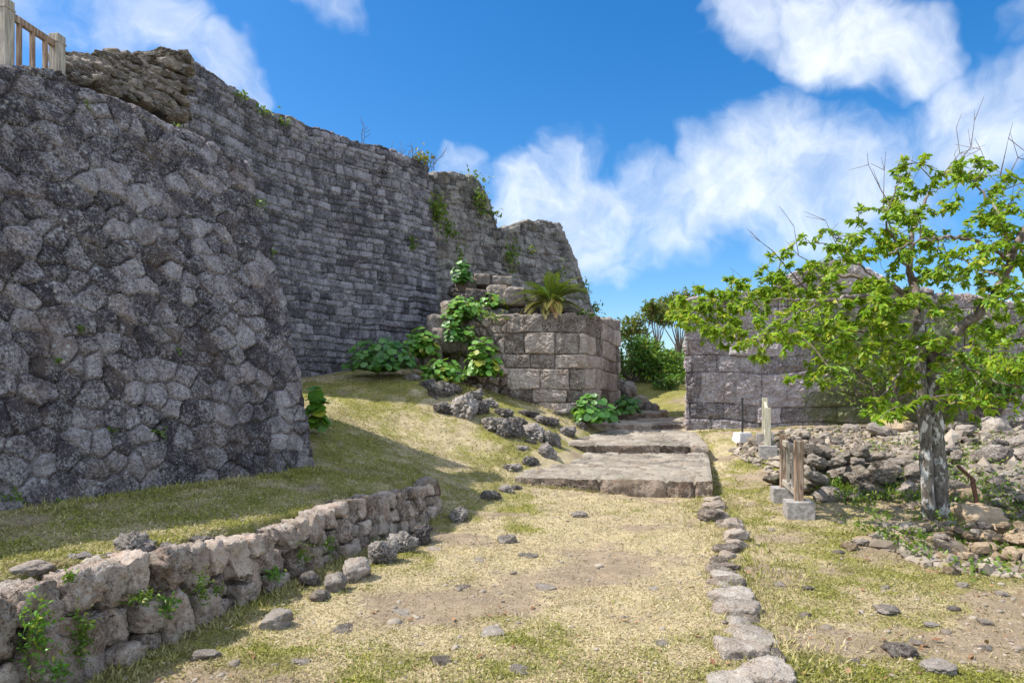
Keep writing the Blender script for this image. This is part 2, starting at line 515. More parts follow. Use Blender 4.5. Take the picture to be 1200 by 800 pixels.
M_LITTER = leaf_mat('dead_leaf', (0.20, 0.10, 0.055), (0.38, 0.22, 0.12), trans=0.1, gloss=0.1)

# ------------------------------------------------------------------ terrain
LOW = [(0, 0, 0), (1.7, 3.9, 0), (-2.46, 3.94, 0.0), (0, 6, .02), (2.4, 6.9, .03), (3.2, 10.9, .10), (1.6, 10.6, .10), (0.1, 10.7, .2),
       (-1.0, 8.9, .10), (-1.7, 6.5, .05), (0, 9, .08), (6, 3.9, 0), (5.3, 8.6, .15), (3.62, 8.6, .1), (3.97, 10, .15), (3.5, 6, .03), (8, 6, .1),
       (-6, 2, 0), (0, -6, 0), (8, -4, 0), (-8, -4, 0), (12, 5, .3), (-3.5, 5.5, .03), (-3, 8, .1)]
UP = [(-4.15, 5.5, .70), (-2.6, 9.07, .72), (-6, 3, .66), (-2.75, 3.3, .60), (-2.5, 4.2, .60), (-2.1, 5.5, .56), (-1.55, 7.3, .53), (-1.15, 8.7, .56), (-5, 2, .62), (-1.6, 9.3, .60),
      (-3.2, 0, .55), (-6, -3, .5), (-7, 6, .8), (-3.2, 7, .68)]
COMMON = [(-.53, 10.6, .31), (-.58, 11.7, .5), (-1.23, 12.3, .83), (-2.34, 12.5, 1.13), (-3.1, 11.5, 1.31), (.24, 13, .84), (-.7, 14, 1.43),
          (-1.8, 14.5, 1.96), (-4.0, 16.0, 2.26), (-2.7, 17.5, 2.46), (-1.0, 15.6, 1.9), (.4, 15.8, 1.5), (.9, 14.2, .85), (1.5, 15.9, 1.15), (-2.0, 10.6, .85),
          (1.65, 12.5, .20), (2.4, 15.2, .45), (3.75, 12.2, .18), (4.25, 14, .42), (4.7, 15.6, .85), (4.06, 16.2, .94), (3, 17.5, .85), (3.9, 19, .9), (3.2, 20, 1.0),
          (4.6, 13.5, .42), (8, 9, .3), (10, 13, .85), (7, 15, .9), (7, 12, .55), (12, 16, 1.0), (5.6, 12.5, .42), (6.2, 8.2, .2), (5.9, 9.3, .3),
          (5.2, 23, 1.95), (4.2, 23, 1.75), (5.4, 20.5, 1.35), (6.5, 26, 2.4), (3.5, 28, 2.5), (0, 40, 1.5), (-10, 20, 2), (12, 24, 1.5), (-8, 13, 1.8), (-4.2, 12.5, 1.6), (0, 22, 2)]


class RBF:
    def __init__(self, pts):
        P = np.array(pts, float)
        self.c = P[:, :2]
        self.m = P[:, 2].mean()
        A = self.k(self.c)
        self.w = np.linalg.solve(A + np.eye(len(P)) * 0.02, P[:, 2] - self.m)

    def k(self, X):
        d2 = ((X[:, None, :] - self.c[None]) ** 2).sum(-1)
        return -np.sqrt(d2 + 0.8 ** 2)

    def __call__(self, X):
        out = np.empty(len(X))
        for i in range(0, len(X), 40000):
            out[i:i + 40000] = self.k(X[i:i + 40000]) @ self.w
        return out + self.m


RL, RU = RBF(LOW + COMMON), RBF(UP + COMMON)
W0, W1 = np.array([-3.62 + .294 * 0.5, 0.5]), np.array([-1.0, 8.95])      # foot line of the low drystone wall
WD = (W1 - W0) / np.linalg.norm(W1 - W0)
WN = np.array([-WD[1], WD[0]])                                            # towards the upper terrace


def terrain(x, y, micro=True):
    x = np.asarray(x, float).ravel()
    y = np.asarray(y, float).ravel()
    X = np.stack([x, y], 1)
    sd = (X - W0) @ WN
    al = (X - W0) @ WD - np.linalg.norm(W1 - W0)
    wid = 0.14 + np.clip(al, 0, 3) * 0.5
    b = sstep(0.16, 0.16 + wid, sd)
    z = RL(X) * (1 - b) + RU(X) * b
    r = np.hypot(x, y - 8)
    far = sstep(28, 90, r)
    z = z * (1 - far) + (-2.0) * far
    if micro:
        q = p3(x, y)
        z = z + 0.035 * fbm(q * 0.9, 3, seed=5) + 0.016 * fbm(q * 4.0, 3, seed=6) + 0.009 * fbm(q * 14.0, 3, seed=8)
    return z


def gz(x, y):
    return float(terrain([x], [y])[0])


def ground_at(px, py):
    """point of the terrain seen at a photo pixel"""
    ys = np.arange(2.5, 30, 0.02)
    xs = (px - 600) / F * ys
    zr = CZ - (py - H0) / F * ys
    zt = terrain(xs, ys, False)
    k = np.argmax(zt >= zr)
    return np.array([xs[k], ys[k], gz(xs[k], ys[k])])


def path_x(y):     # left and right edges of the trodden path
    r = 1.68 + (y - 3.9) * 0.214
    return r - 3.2, r


def green_mask(x, y):
    """0 straw, 1 green"""
    q = p3(x, y)
    n = fbm(q * 0.8, 4, seed=31) * 0.8 + fbm(q * 3.5, 3, seed=32) * 0.7
    l, r = path_x(y)
    mid = np.exp(-((x - (l + r) / 2) / 1.15) ** 2) * (y < 12)
    X = np.stack([x, y], 1)
    sd = (X - W0) @ WN
    upper = (sd > 0.2) | ((y > 9.2) & (x < 0.3))
    g = 0.42 + n - 0.42 * mid
    g = np.where(upper, 0.56 + n * 0.6, g)
    g = np.where(y > 18.5, 0.8 + n * .3, g)
    g = np.where((x > r + .3) & (y > 11) & (y < 16), g - .12, g)
    g = np.where((x > r + 0.05) & ~upper, 0.58 + n * 1.0, g)
    # green fringe at the foot of the low wall
    fr = np.exp(-((sd + 0.15) / 0.3) ** 2) * (y < 9.2)
    return np.clip(g + 0.35 * fr, 0, 1)


def bare_mask(x, y):
    q = p3(x, y)
    n = fbm(q * 1.3 + 9, 4, seed=41)
    l, r = path_x(y)
    m = 0.27 + n * 1.2 + 0.12 * np.exp(-((x - (l + r) / 2) / 1.0) ** 2)
    X = np.stack([x, y], 1)
    sd = (X - W0) @ WN
    upper = (sd > 0.2) | ((y > 9.2) & (x < 0.3))
    m = np.where(upper, m - 0.3, m)
    m = np.where(x > r, m + 0.12, m)
    m = np.where((x > 5.0) & (y > 8.6) & (y < 16.2), m + 0.32, m)
    return np.clip(m, 0, 1)


def build_ground():
    def axis(a, b, step, lo, hi):
        core = np.arange(a, b, step)
        L, s, v = [], step, a
        while v > lo:
            s *= 1.22
            v -= s
            L.append(v)
        R, s, v = [], step, core[-1]
        while v < hi:
            s *= 1.22
            v += s
            R.append(v)
        return np.concatenate([L[::-1], core, R])
    xs = axis(-6.0, 9.5, 0.045, -600, 600)
    ys = axis(2.4, 17.0, 0.045, -300, 900)
    X, Y = np.meshgrid(xs, ys)
    x, y = X.ravel(), Y.ravel()
    z = terrain(x, y)
    nx, ny = len(xs), len(ys)
    i = (np.arange(ny - 1)[:, None] * nx + np.arange(nx - 1)[None, :])
    q = np.stack([i, i + 1, i + nx + 1, i + nx], -1).reshape(-1, 4)
    me = raw_mesh('ground', np.stack([x, y, z], 1), q, {'green': green_mask(x, y), 'bare': bare_mask(x, y)})
    m, t, b, out = new_mat('dry_turf')
    tc = t.n('ShaderNodeTexCoord')
    v = tc.outputs['Object']
    g = t.n('ShaderNodeAttribute', attribute_name='green').outputs['Fac']
    br = t.n('ShaderNodeAttribute', attribute_name='bare').outputs['Fac']
    n1 = t.noise(v, 9, 6.0, 0.7)
    n2 = t.noise(v, 45, 5.0, 0.7)
    n3 = t.noise(v, 130, 3.0, 0.7)
    straw = t.mix(n2, (0.29, 0.22, 0.11), (0.62, 0.52, 0.33))
    grn = t.mix(n2, (0.13, 0.125, 0.024), (0.34, 0.31, 0.08))
    gf = t.mr(t.math('ADD', g, t.math('MULTIPLY', t.math('SUBTRACT', n1, 0.5), 1.3)), 0.25, 0.8)
    col = t.mix(gf, straw, grn)
    soil = t.mix(n2, (0.20, 0.14, 0.09), (0.42, 0.325, 0.225))
    bf = t.mr(t.math('ADD', br, t.math('MULTIPLY', t.math('SUBTRACT', n1, 0.5), 1.2)), 0.45, 0.75)
    col = t.mix(t.math('MULTIPLY', bf, 0.9), col, soil)
    pv = t.mr(t.noise(v, 2.6, 6.0, 0.7), 0.36, 0.64, 0.72, 1.12, False)
    col = t.n('ShaderNodeHueSaturation', ins={'Color': col, 'Value': pv}).outputs[0]
    chip = t.math('MULTIPLY', t.mr(t.voro(v, 38), 0.12, 0.26, 1.0, 0.0), t.mr(t.noise(v, 5, 3.0), 0.5, 0.6))
    col = t.mix(t.math('MULTIPLY', chip, 0.7), col, (0.55, 0.50, 0.43))
    col = t.mix(t.mr(n3, 0.5, 0.72, 0, 0.5), col, (0.11, 0.085, 0.05))
    t.set(b, 'Base Color', col)
    b.inputs['Roughness'].default_value = 0.95
    hh = t.math('ADD', t.math('MULTIPLY', n2, 0.6), t.math('MULTIPLY', n3, 0.4))
    bp = t.n('ShaderNodeBump', ins={'Strength': 0.9, 'Distance': 0.03, 'Height': hh})
    t.set(b, 'Normal', bp.outputs[0])
    tag(link('ground', me, m), kind='structure')


build_ground()


# ------------------------------------------------------------------ masonry
def polygonal(s, t, size, seed=0, warp=0.2):
    """fitted polygonal stones: returns edge distance (m), cell random, second cell random"""
    q = p3(s, t)
    ws = s + warp * size * fbm(q / size * 0.9, 2, seed=seed + 1)
    wt = t + warp * size * fbm(q / size * 0.9 + 50, 2, seed=seed + 2)
    gx, gy = ws / size, wt / (size * 0.86)
    ix, iy = np.floor(gx).astype(np.int64), np.floor(gy).astype(np.int64)
    best = np.full(len(s), 9.0)
    bc = np.zeros((len(s), 2))
    cell = np.zeros(len(s))
    zz = np.zeros_like(ix)
    cand = []
    for dy in (-2, -1, 0, 1, 2):
        for dx in (-2, -1, 0, 1, 2):
            jx, jy = ix + dx, iy + dy
            cx = jx + 0.5 + 0.86 * (_hash(jx, jy, zz, seed + 5) - 0.5) + 0.5 * (jy & 1)
            cy = jy + 0.5 + 0.80 * (_hash(jx, jy, zz, seed + 6) - 0.5)
            d = (gx - cx) ** 2 + (gy - cy) ** 2
            cand.append((cx, cy))
            up = d < best
            best = np.where(up, d, best)
            bc[:, 0] = np.where(up, cx, bc[:, 0])
            bc[:, 1] = np.where(up, cy, bc[:, 1])
            cell = np.where(up, _hash(jx, jy, zz, seed + 7), cell)
    edge = np.full(len(s), 9.0)
    for cx, cy in cand:
        vx, vy = cx - bc[:, 0], cy - bc[:, 1]
        ln = np.hypot(vx, vy)
        mx, my = (cx + bc[:, 0]) / 2, (cy + bc[:, 1]) / 2
        d = ((mx - gx) * vx + (my - gy) * vy) / np.maximum(ln, 1e-6)
        edge = np.where(ln > 1e-4, np.minimum(edge, d), edge)
    return np.maximum(edge, 0) * size, cell, (gx - bc[:, 0]) * size, (gy - bc[:, 1]) * size


def coursed(s, t, h, length, seed=0, warp=0.15, jit=0.6):
    """roughly levelled courses of blocks"""
    q = p3(s, t)
    t2 = t + warp * h * fbm(q / (h * 2.5), 3, seed=seed + 1)
    s2 = s + warp * h * fbm(q / (h * 2.0) + 40, 3, seed=seed + 2)
    z = np.zeros(len(s), np.int64)

    def split(v, step, row, sd):
        g = v / step
        i = np.floor(g).astype(np.int64)
        bnd = lambda k: k + jit * (_hash(k, row, z, sd) - 0.5)
        b0, b1 = bnd(i), bnd(i + 1)
        lo = g < b0
        hi = g >= b1
        i = np.where(lo, i - 1, np.where(hi, i + 1, i))
        b0, b1 = bnd(i), bnd(i + 1)
        return i, np.minimum(g - b0, b1 - g) * step
    r, dr = split(t2, h, z, seed + 3)
    dt = t2 - (r + 0.5) * h
    off = _hash(r, z, z, seed + 4) * 7.3
    ln = length * (0.7 + 0.6 * _hash(r, z + 3, z, seed + 8))
    g = s2 / ln + off
    i = np.floor(g).astype(np.int64)
    bnd = lambda k: k + jit * (_hash(k, r, z, seed + 5) - 0.5)
    lo, hi = g < bnd(i), g >= bnd(i + 1)
    i = np.where(lo, i - 1, np.where(hi, i + 1, i))
    dc = np.minimum(g - bnd(i), bnd(i + 1) - g) * ln
    ds = (g - (i + 0.5)) * ln
    return np.maximum(np.minimum(dr, dc), 0), _hash(i, r, z, seed + 6), ds, dt


def relief(edge, cell, q, ds=0, dt=0, tilt=0.0, worn=0.5, joint=0.035, depth=0.05, bulge=0.03, stagger=0.03, rough=0.03, seed=0):
    """outward displacement of a stone face"""
    e = sstep(0.0, joint, edge + 0.012 * fbm(q * 9.0, 2, seed=seed + 23))
    er = sstep(-0.45, 0.35, fbm(q * 2.6, 3, seed=seed + 24))            # joints worn or filled here and there
    e = 1 - (1 - e) * (1 - worn + worn * er)
    hgt = -depth * (1 - e) + bulge * np.sqrt(np.clip(edge / 0.16, 0, 1)) * e
    hgt = hgt + stagger * (cell - 0.5) * 2 * e
    r1, r2 = (cell * 37.7) % 1 - .5, (cell * 91.3) % 1 - .5
    hgt = hgt + tilt * (r1 * ds + r2 * dt) * e
    n = fbm(q * 7.0, 4, gain=0.6, seed=seed + 21)
    n2 = np.abs(fbm(q * 18.0, 3, gain=0.6, seed=seed + 22))
    return hgt + rough * n - rough * 0.9 * n2


def wall_grid(ctrl, du, dv, pattern, power=1.15, jag=0.06, cap_rows=14, smooth_win=0.12, out_sign=1, cap_rough=0.06, seed=0):
    """ctrl rows: base x,y,z, top x,y,z, cap end x,y. Face displaced by pattern(s,t,q)->(disp, cell)"""
    K = np.array(ctrl, float)
    seg = np.linalg.norm((K[1:, :2] + K[1:, 3:5] - K[:-1, :2] - K[:-1, 3:5]) / 2, axis=1)
    S = np.concatenate([[0], np.cumsum(seg)])
    n = int(S[-1] / du) + 1
    s = np.linspace(0, S[-1], n)
    R = np.stack([np.interp(s, S, K[:, j]) for j in range(8)], 1)
    w = max(1, int(smooth_win / du))
    ker = np.ones(2 * w + 1) / (2 * w + 1)
    Rp = np.concatenate([np.repeat(R[:1], w, 0), R, np.repeat(R[-1:], w, 0)])
    for j in (0, 1, 3, 4, 6, 7):
        R[:, j] = np.convolve(Rp[:, j], ker, 'valid')
    # ragged top courses
    z1 = np.zeros(n, np.int64)
    blk = np.floor(s / 0.42 + 0.3 * np.sin(s * 3)).astype(np.int64)
    R[:, 5] += jag * ((_hash(blk, z1, z1, seed + 90) - 0.5) * 2 + 0.6 * fbm(p3(s * 5, 0 * s), 3, seed=seed + 91))
    Hm = (R[:, 5] - R[:, 2]).max()
    m = int(Hm / dv) + 1
    v = np.linspace(0, 1, m)
    fv = v ** power
    B, T = R[:, :3], R[:, 3:6]
    P = np.empty((m, n, 3))
    P[..., :2] = B[None, :, :2] * (1 - fv)[:, None, None] + T[None, :, :2] * fv[:, None, None]
    P[..., 2] = B[None, :, 2] * (1 - v)[:, None] + T[None, :, 2] * v[:, None]
    du_ = np.gradient(P, axis=1)
    dv_ = np.gradient(P, axis=0)
    N = np.cross(du_, dv_) * out_sign
    N /= np.linalg.norm(N, axis=2, keepdims=True) + 1e-9
    st = np.broadcast_to(s[None, :], (m, n)).ravel()
    tt = P[..., 2].ravel()
    q = P.reshape(-1, 3)
    d, cell = pattern(st, tt, q)
    fade = np.ones((m, n))
    P = P + N * (d.reshape(m, n) * fade)[..., None]
    cells = cell.reshape(m, n)
    rows, crow = [P], [cells]
    last = P[-1]
    for k in range(1, cap_rows + 1):
        f = (k / cap_rows) ** 1.6
        r = last.copy()
        r[:, :2] = last[:, :2] * (1 - f) + R[:, 6:8] * f
        r[:, 2] = last[:, 2] + cap_rough * (fbm(r * 2.2, 3, seed=seed + 95) + 0.5 * fbm(r * 9, 3, seed=seed + 96)) * min(1, k / 2) + 0.02 * min(k, 2)
        rows.append(r[None])
        crow.append(cells[-1:])
    r = rows[-1][0].copy()
    r[:, 2] = R[:, 2] - 0.5
    rows.append(r[None])
    crow.append(cells[-1:])
    G = np.concatenate(rows)
    CC = np.concatenate(crow)
    M = len(G)
    i = (np.arange(M - 1)[:, None] * n + np.arange(n - 1)[None, :])
    quad = np.stack([i, i + 1, i + n + 1, i + n], -1).reshape(-1, 4)
    if out_sign < 0:
        quad = quad[:, ::-1]
    return G.reshape(-1, 3), quad, CC.ravel(), G


def make_wall(name, label, mat, ctrl, du, dv, pattern, **kw):
    V, Q, cell, G = wall_grid(ctrl, du, dv, pattern, **kw)
    o = link(name, raw_mesh(name, V, Q, {'cell': cell}), mat)
    tag(o, label, 'wall')
    return o, G


def pat_poly(size, seed, **rk):
    def f(s, t, q):
        e1, c1, ds, dt = polygonal(s, t, size, seed)
        return relief(e1, c1, q, ds, dt, seed=seed, **rk), c1
    return f


def pat_course(h, ln, seed, warp=0.15, jit=0.6, **rk):
    def f(s, t, q):
        e, c, ds, dt = coursed(s, t, h, ln, seed, warp, jit)
        return relief(e, c, q, ds, dt, seed=seed, **rk), c
    return f


bastion, G_bast = make_wall('bastion_wall', 'dark battered bastion of fitted polygonal limestone with white lichen spots, nearest wall on the left', M_BAST,
    [(-5.3, 2.9, .3, -6.7, 3.1, 4.75, -9, 4.2), (-4.15, 5.5, .4, -5.5, 5.65, 4.78, -8, 6.5), (-3.72, 6.5, .4, -5.03, 6.72, 4.90, -8, 7.5), (-3.6, 6.8, .4, -4.85, 7.3, 5.14, -8, 8),
     (-2.6, 9.07, .45, -3.74, 9.8, 5.03, -6.5, 9.6), (-3.35, 10.7, .8, -4.7, 10.85, 5.0, -6.8, 10), (-6.4, 12.3, 1, -6.9, 11.95, 5.0, -7.4, 10.5)],
    0.014, 0.014, pat_poly(0.262, 3, tilt=.17, worn=.45, joint=0.020, depth=0.07, bulge=0.008, stagger=0.010, rough=0.028), power=1.35, jag=0.05, seed=3)

tall, G_tall = make_wall('tall_wall', 'tall grey curving castle wall of small levelled stone courses behind the bastion', M_TALL,
    [(-7.6, 13.5, 1.2, -8.0, 13.8, 8.3, -8.3, 14.6), (-5.6, 13.05, 1.2, -6.42, 13.4, 8.45, -8.2, 14.9), (-5.0, 14.9, 1.4, -5.76, 15.85, 8.40, -7.8, 16.8), (-4.05, 16.2, 1.6, -4.75, 17.2, 8.40, -6.6, 18.8),
     (-2.75, 17.4, 1.8, -3.05, 18.6, 8.40, -4.7, 20.4), (-1.8, 18.7, 2.0, -2.35, 19.8, 8.42, -3.8, 21.4)],
    0.018, 0.018, pat_course(0.175, 0.27, 12, warp=0.32, jit=0.6, tilt=.26, worn=.4, joint=0.024, depth=0.085, bulge=0.008, stagger=0.016, rough=0.032), power=1.1, jag=0.04, seed=12, smooth_win=0.45)


def back(c, k=1.08):
    """move a control row away along the line of sight, keeping proportions"""
    bx, by, bz, tx, ty, tz, cx, cy = c
    return (bx * k, by * k, bz, tx * k, ty * k, CZ + (tz - CZ) * k, cx * k, cy * k)


tower, G_tower = make_wall('ruined_end_wall', 'ruined castle wall with a stepped broken top and weedy tufts, far end of the high walls', M_TOWER,
    [back(c) for c in [(-2.2, 16.9, 1.5, -2.5, 18.0, 7.6, -4, 19.6), (-.6, 18.3, 1.5, -1.34, 19.5, 8.15, -3, 21), (-.15, 18.6, 1.5, -.93, 19.65, 8.0, -2.6, 21.5), (.45, 19.0, 1.5, -.38, 20.0, 6.65, -2, 22),
     (2.0, 19.95, 1.5, .6, 20.75, 7.05, -1, 23), (3.5, 20.85, 1.2, 1.48, 21.5, 7.2, 0, 24), (4.2, 25, 1.2, 2.2, 25, 7.0, 0, 26)]],
    0.021, 0.021, pat_course(0.24, 0.36, 23, warp=0.6, jit=0.75, tilt=.4, worn=.5, joint=0.026, depth=0.065, bulge=0.012, stagger=0.022, rough=0.042), power=1.05, jag=0.09, seed=23, smooth_win=0.1)

def pat_gate(s, t, q):
    d, c = pat_course(0.47, 0.72, 34, warp=0.16, jit=0.7, tilt=.09, worn=.4, joint=0.022, depth=0.075, bulge=0.012, stagger=0.026, rough=0.045)(s, t, q)
    e1, c1, ds, dt = polygonal(s, t, .33, 35)
    d2 = relief(e1, c1, q, ds, dt, seed=35, tilt=.4, worn=.2, joint=.05, depth=.12, bulge=.06, stagger=.06, rough=.09)
    w = sstep(-.1, -.5, q[:, 0] + .35 * fbm(q * 1.5, 3, seed=36))
    return d * (1 - w) + d2 * w, np.where(w > .5, c1, c)


gate_block, G_gate = make_wall('gate_wall', 'brown squared stone gate pier left of the steps with the cycad on top', M_GATE,
    [(-2.9, 18.2, 1.4, -2.9, 18.3, 2.9, -2.4, 19), (-2.2, 16.5, 1.2, -2.2, 16.8, 3.05, -2, 19), (-1.3, 16.15, 1.0, -1.3, 16.45, 3.45, -1, 18.2), (-.2, 16.05, .9, -.2, 16.15, 3.62, .2, 18.6), (1.7, 16, .7, 1.7, 16.06, 3.64, 1.2, 18.9), (3.24, 20.4, .8, 3.24, 20.4, 3.95, 2.2, 20),
     (2.2, 21, .8, 2.2, 21, 3.9, 1.8, 20.3)],
    0.014, 0.014, pat_gate, power=1.0, jag=0.03, seed=34, smooth_win=0.05)


def rz(px, py, Y=16.1):
    return CZ - (py - H0) / F * Y


RW = [(803, 352), (840, 346), (900, 337), (935, 322), (971, 304), (1000, 299), (1030, 320), (1060, 336), (1125, 345), (1200, 352), (1290, 350), (1420, 340)]
ctrl = [(5.9, 20.5, .4, 5.9, 20.5, 3.9, 8, 20.5)]
for px, py in RW:
    x = (px - 600) / F * 16.05
    ctrl.append((x, 16.0 + (px - 803) * .0006, .3, x, 16.12 + (px - 803) * .0006, rz(px, py), x + 1.2, 18.2))
right, G_right = make_wall('ashlar_wall', 'purplish grey wall of large squared blocks right of the gate, behind the tree', M_RIGHT, ctrl, 0.019, 0.017,
    pat_course(0.54, 0.9, 47, warp=0.2, jit=0.75, tilt=.09, worn=.55, joint=0.024, depth=0.08, bulge=0.012, stagger=0.022, rough=0.068), power=1.0, jag=0.07, seed=47, smooth_win=0.05)


# ------------------------------------------------------------------ steps
def platform(name, label, poly, zf, zb, drop, seed, cell_size=0.42, front_h=0.3):
    """poly: front-left, front-right, back-right, back-left (x,y); rough flagged top with stone risers"""
    fl, fr, brk, bl = [np.array(p, float) for p in poly]
    nu, nv = int(np.linalg.norm(fr - fl) / 0.03), int(np.linalg.norm(bl - fl) / 0.03)
    u = np.linspace(0, 1, nu)
    v = np.linspace(0, 1, nv)
    Uu, Vv = np.meshgrid(u, v)
    xy = (fl[None, None] * (1 - Uu)[..., None] + fr[None, None] * Uu[..., None]) * (1 - Vv)[..., None] + (bl[None, None] * (1 - Uu)[..., None] + brk[None, None] * Uu[..., None]) * Vv[..., None]
    x, y = xy[..., 0].ravel(), xy[..., 1].ravel()
    e, c, _, _ = polygonal(x, y, 0.34, seed)
    # front edge: a row of long kerb blocks
    dfront = (Vv * np.linalg.norm(bl - fl)).ravel()
    e2, c2, _, _ = coursed(Uu.ravel() * np.linalg.norm(fr - fl), dfront * 0 + 0.5, 5.0, 0.85, seed + 3, 0.0)
    kerb = dfront < 0.32
    e = np.where(kerb, np.minimum(e2, np.abs(dfront - 0.32)), e)
    c = np.where(kerb, c2, c)
    q = p3(x, y)
    z = zf + (zb - zf) * Vv.ravel() + relief(e, c, q, worn=.3, joint=0.026, depth=0.06, bulge=0.003, stagger=0.007, rough=0.020, seed=seed)
    edge_r = np.minimum.reduce([dfront, (Uu * 3).ravel(), ((1 - Uu) * 3).ravel()])
    z -= 0.018 * np.exp(-edge_r / 0.02) + 0.010 * np.exp(-edge_r / 0.05) * (fbm(q * 6, 3, seed=seed + 9) + 0.6)
    Z = z.reshape(nv, nu)
    X, Y = x.reshape(nv, nu), y.reshape(nv, nu)
    cc = c.reshape(nv, nu)
    topV, topC = np.stack([X, Y, Z], -1).reshape(-1, 3), cc.ravel()
    V, Cl = [], []
    i = (np.arange(nv - 1)[:, None] * nu + np.arange(nu - 1)[None, :])
    topF = np.stack([i, i + 1, i + nu + 1, i + nu], -1).reshape(-1, 4)
    Fq = []
    base = 0
    # skirts: front, right, left
    cen = np.array([X.mean(), Y.mean()])
    for line, flip in (((X[0], Y[0], Z[0], cc[0]), 1), ((X[:, -1], Y[:, -1], Z[:, -1], cc[:, -1]), 1), ((X[:, 0], Y[:, 0], Z[:, 0], cc[:, 0]), -1)):
        lx, ly, lz, lc = line
        n = len(lx)
        k = 16
        tt = np.linspace(0, 1, k)
        dx, dy = np.gradient(lx), np.gradient(ly)
        ln = np.hypot(dx, dy)
        nx_, ny_ = dy / ln * flip, -dx / ln * flip
        ss = np.concatenate([[0], np.cumsum(np.hypot(np.diff(lx), np.diff(ly)))])
        GX = np.repeat(lx[None], k, 0)
        GY = np.repeat(ly[None], k, 0)
        GZ = lz[None] - drop * tt[:, None]
        e, c, _, _ = coursed(np.repeat(ss[None], k, 0).ravel(), np.full(k * n, .5), 5.0, 0.85, seed + 3, 0.0)
        qq = np.stack([GX, GY, GZ], -1).reshape(-1, 3)
        d = relief(e, c, qq, joint=0.03, depth=0.07, bulge=0.015, stagger=0.02, rough=0.055, seed=seed + 1).reshape(k, n)
        d *= sstep(0, 0.12, tt)[:, None]
        GX = GX + nx_[None] * d
        GY = GY + ny_[None] * d
        V.append(np.stack([GX, GY, GZ], -1).reshape(-1, 3))
        Cl.append(np.repeat(lc[None], k, 0).ravel())
        i = (np.arange(k - 1)[:, None] * n + np.arange(n - 1)[None, :])
        qd = np.stack([i, i + n, i + n + 1, i + 1], -1).reshape(-1, 4)
        if flip < 0:
            qd = qd[:, ::-1]
        Fq.append(qd + base)
        base += n * k
    o = link(name, raw_mesh(name, topV, topF, {'cell': topC}), M_STEP)
    link('riser', raw_mesh('riser', np.concatenate(V), np.concatenate(Fq), {'cell': np.concatenate(Cl)}), M_RISER, o)
    tag(o, label, 'stone step', 'broad stone steps up to the gate')
    return o


platform('stone_step', 'lowest and broadest limestone step with a cracked flagged top, ending the grass path',
         [(0.05, 11.2), (3.13, 10.66), (4.05, 14.1), (0.8, 14.2)], .375, .56, .55, 61)
platform('stone_step', 'second limestone step with an even pale kerb, above the broad lowest one',
         [(0.92, 14.0), (3.99, 13.9), (4.35, 16.4), (1.72, 16.7)], .72, .95, .5, 62)
platform('stone_step', 'third limestone step lying across the gate opening between both walls',
         [(1.75, 16.45), (4.15, 16.3), (5.3, 19.0), (2.7, 19.0)], 1.07, 1.16, .5, 63)
platform('stone_step', 'small dark upper step beyond the gate beside the stone outcrop',
         [(2.6, 18.6), (4.0, 18.55), (4.6, 20.2), (3.1, 20.4)], 1.30, 1.36, .5, 64)


# ------------------------------------------------------------------ rocks
def ico(sub):
    bm = bmesh.new()
    bmesh.ops.create_icosphere(bm, subdivisions=sub, radius=1.0)
    V = np.array([v.co[:] for v in bm.verts])
    Fc = np.array([[v.index for v in f.verts] for f in bm.faces])
    bm.free()
    return V, Fc


ICO4, ICO5, ICO3 = ico(4), ico(5), ico(3)


def rock_mesh(name, seed, mat, boxy=0.5, rough=0.16, pits=0.10, ico_=ICO4):
    V, Fc = ico_
    r = np.random.default_rng(seed)
    D = V / np.linalg.norm(V, axis=1, keepdims=True)
    # superquadric for squarish stones
    p = 2 + 4 * boxy
    sc = 1.0 / ((np.abs(D) ** p).sum(1) ** (1 / p))
    P = D * sc[:, None]
    # a few cut planes
    for _ in range(9):
        n = r.normal(size=3)
        n /= np.linalg.norm(n)
        h = r.uniform(0.66, 0.95)
        d = P @ n - h
        P = P - np.clip(d, 0, None)[:, None] * n[None] * 0.9
    o = r.uniform(0, 50, 3)
    n1 = fbm(P * 1.3 + o, 3, seed=seed)
    n2 = fbm(P * 4.0 + o, 3, gain=0.6, seed=seed + 3)
    n3 = np.abs(fbm(P * 7.0 + o, 3, gain=0.6, seed=seed + 5))
    P = P * (1 + rough * n1 + rough * 0.8 * n2 - pits * n3 * 1.9)[:, None]
    P /= np.abs(P).max(0)[None]
    m = raw_mesh(name, P, Fc)
    m.materials.append(mat)
    return m


PROTO = {
    'grey': [rock_mesh('rock', 100 + k, M_ROCK, rough=.2, pits=.13) for k in range(8)],
    'coral': [rock_mesh('rock', 200 + k, M_CORAL, boxy=0.25, rough=0.28, pits=0.26, ico_=ICO5) for k in range(5)],
    'mossy': [rock_mesh('rock', 300 + k, M_DARKROCK, boxy=0.4, rough=0.2, pits=0.16) for k in range(6)],
    'pale': [rock_mesh('rock', 400 + k, M_PALE, boxy=0.55, rough=0.14, pits=0.08) for k in range(8)],
    'slab': [rock_mesh('rock', 500 + k, M_KERB, boxy=0.8, rough=0.10, pits=0.07) for k in range(5)],
}
rcount = [0]


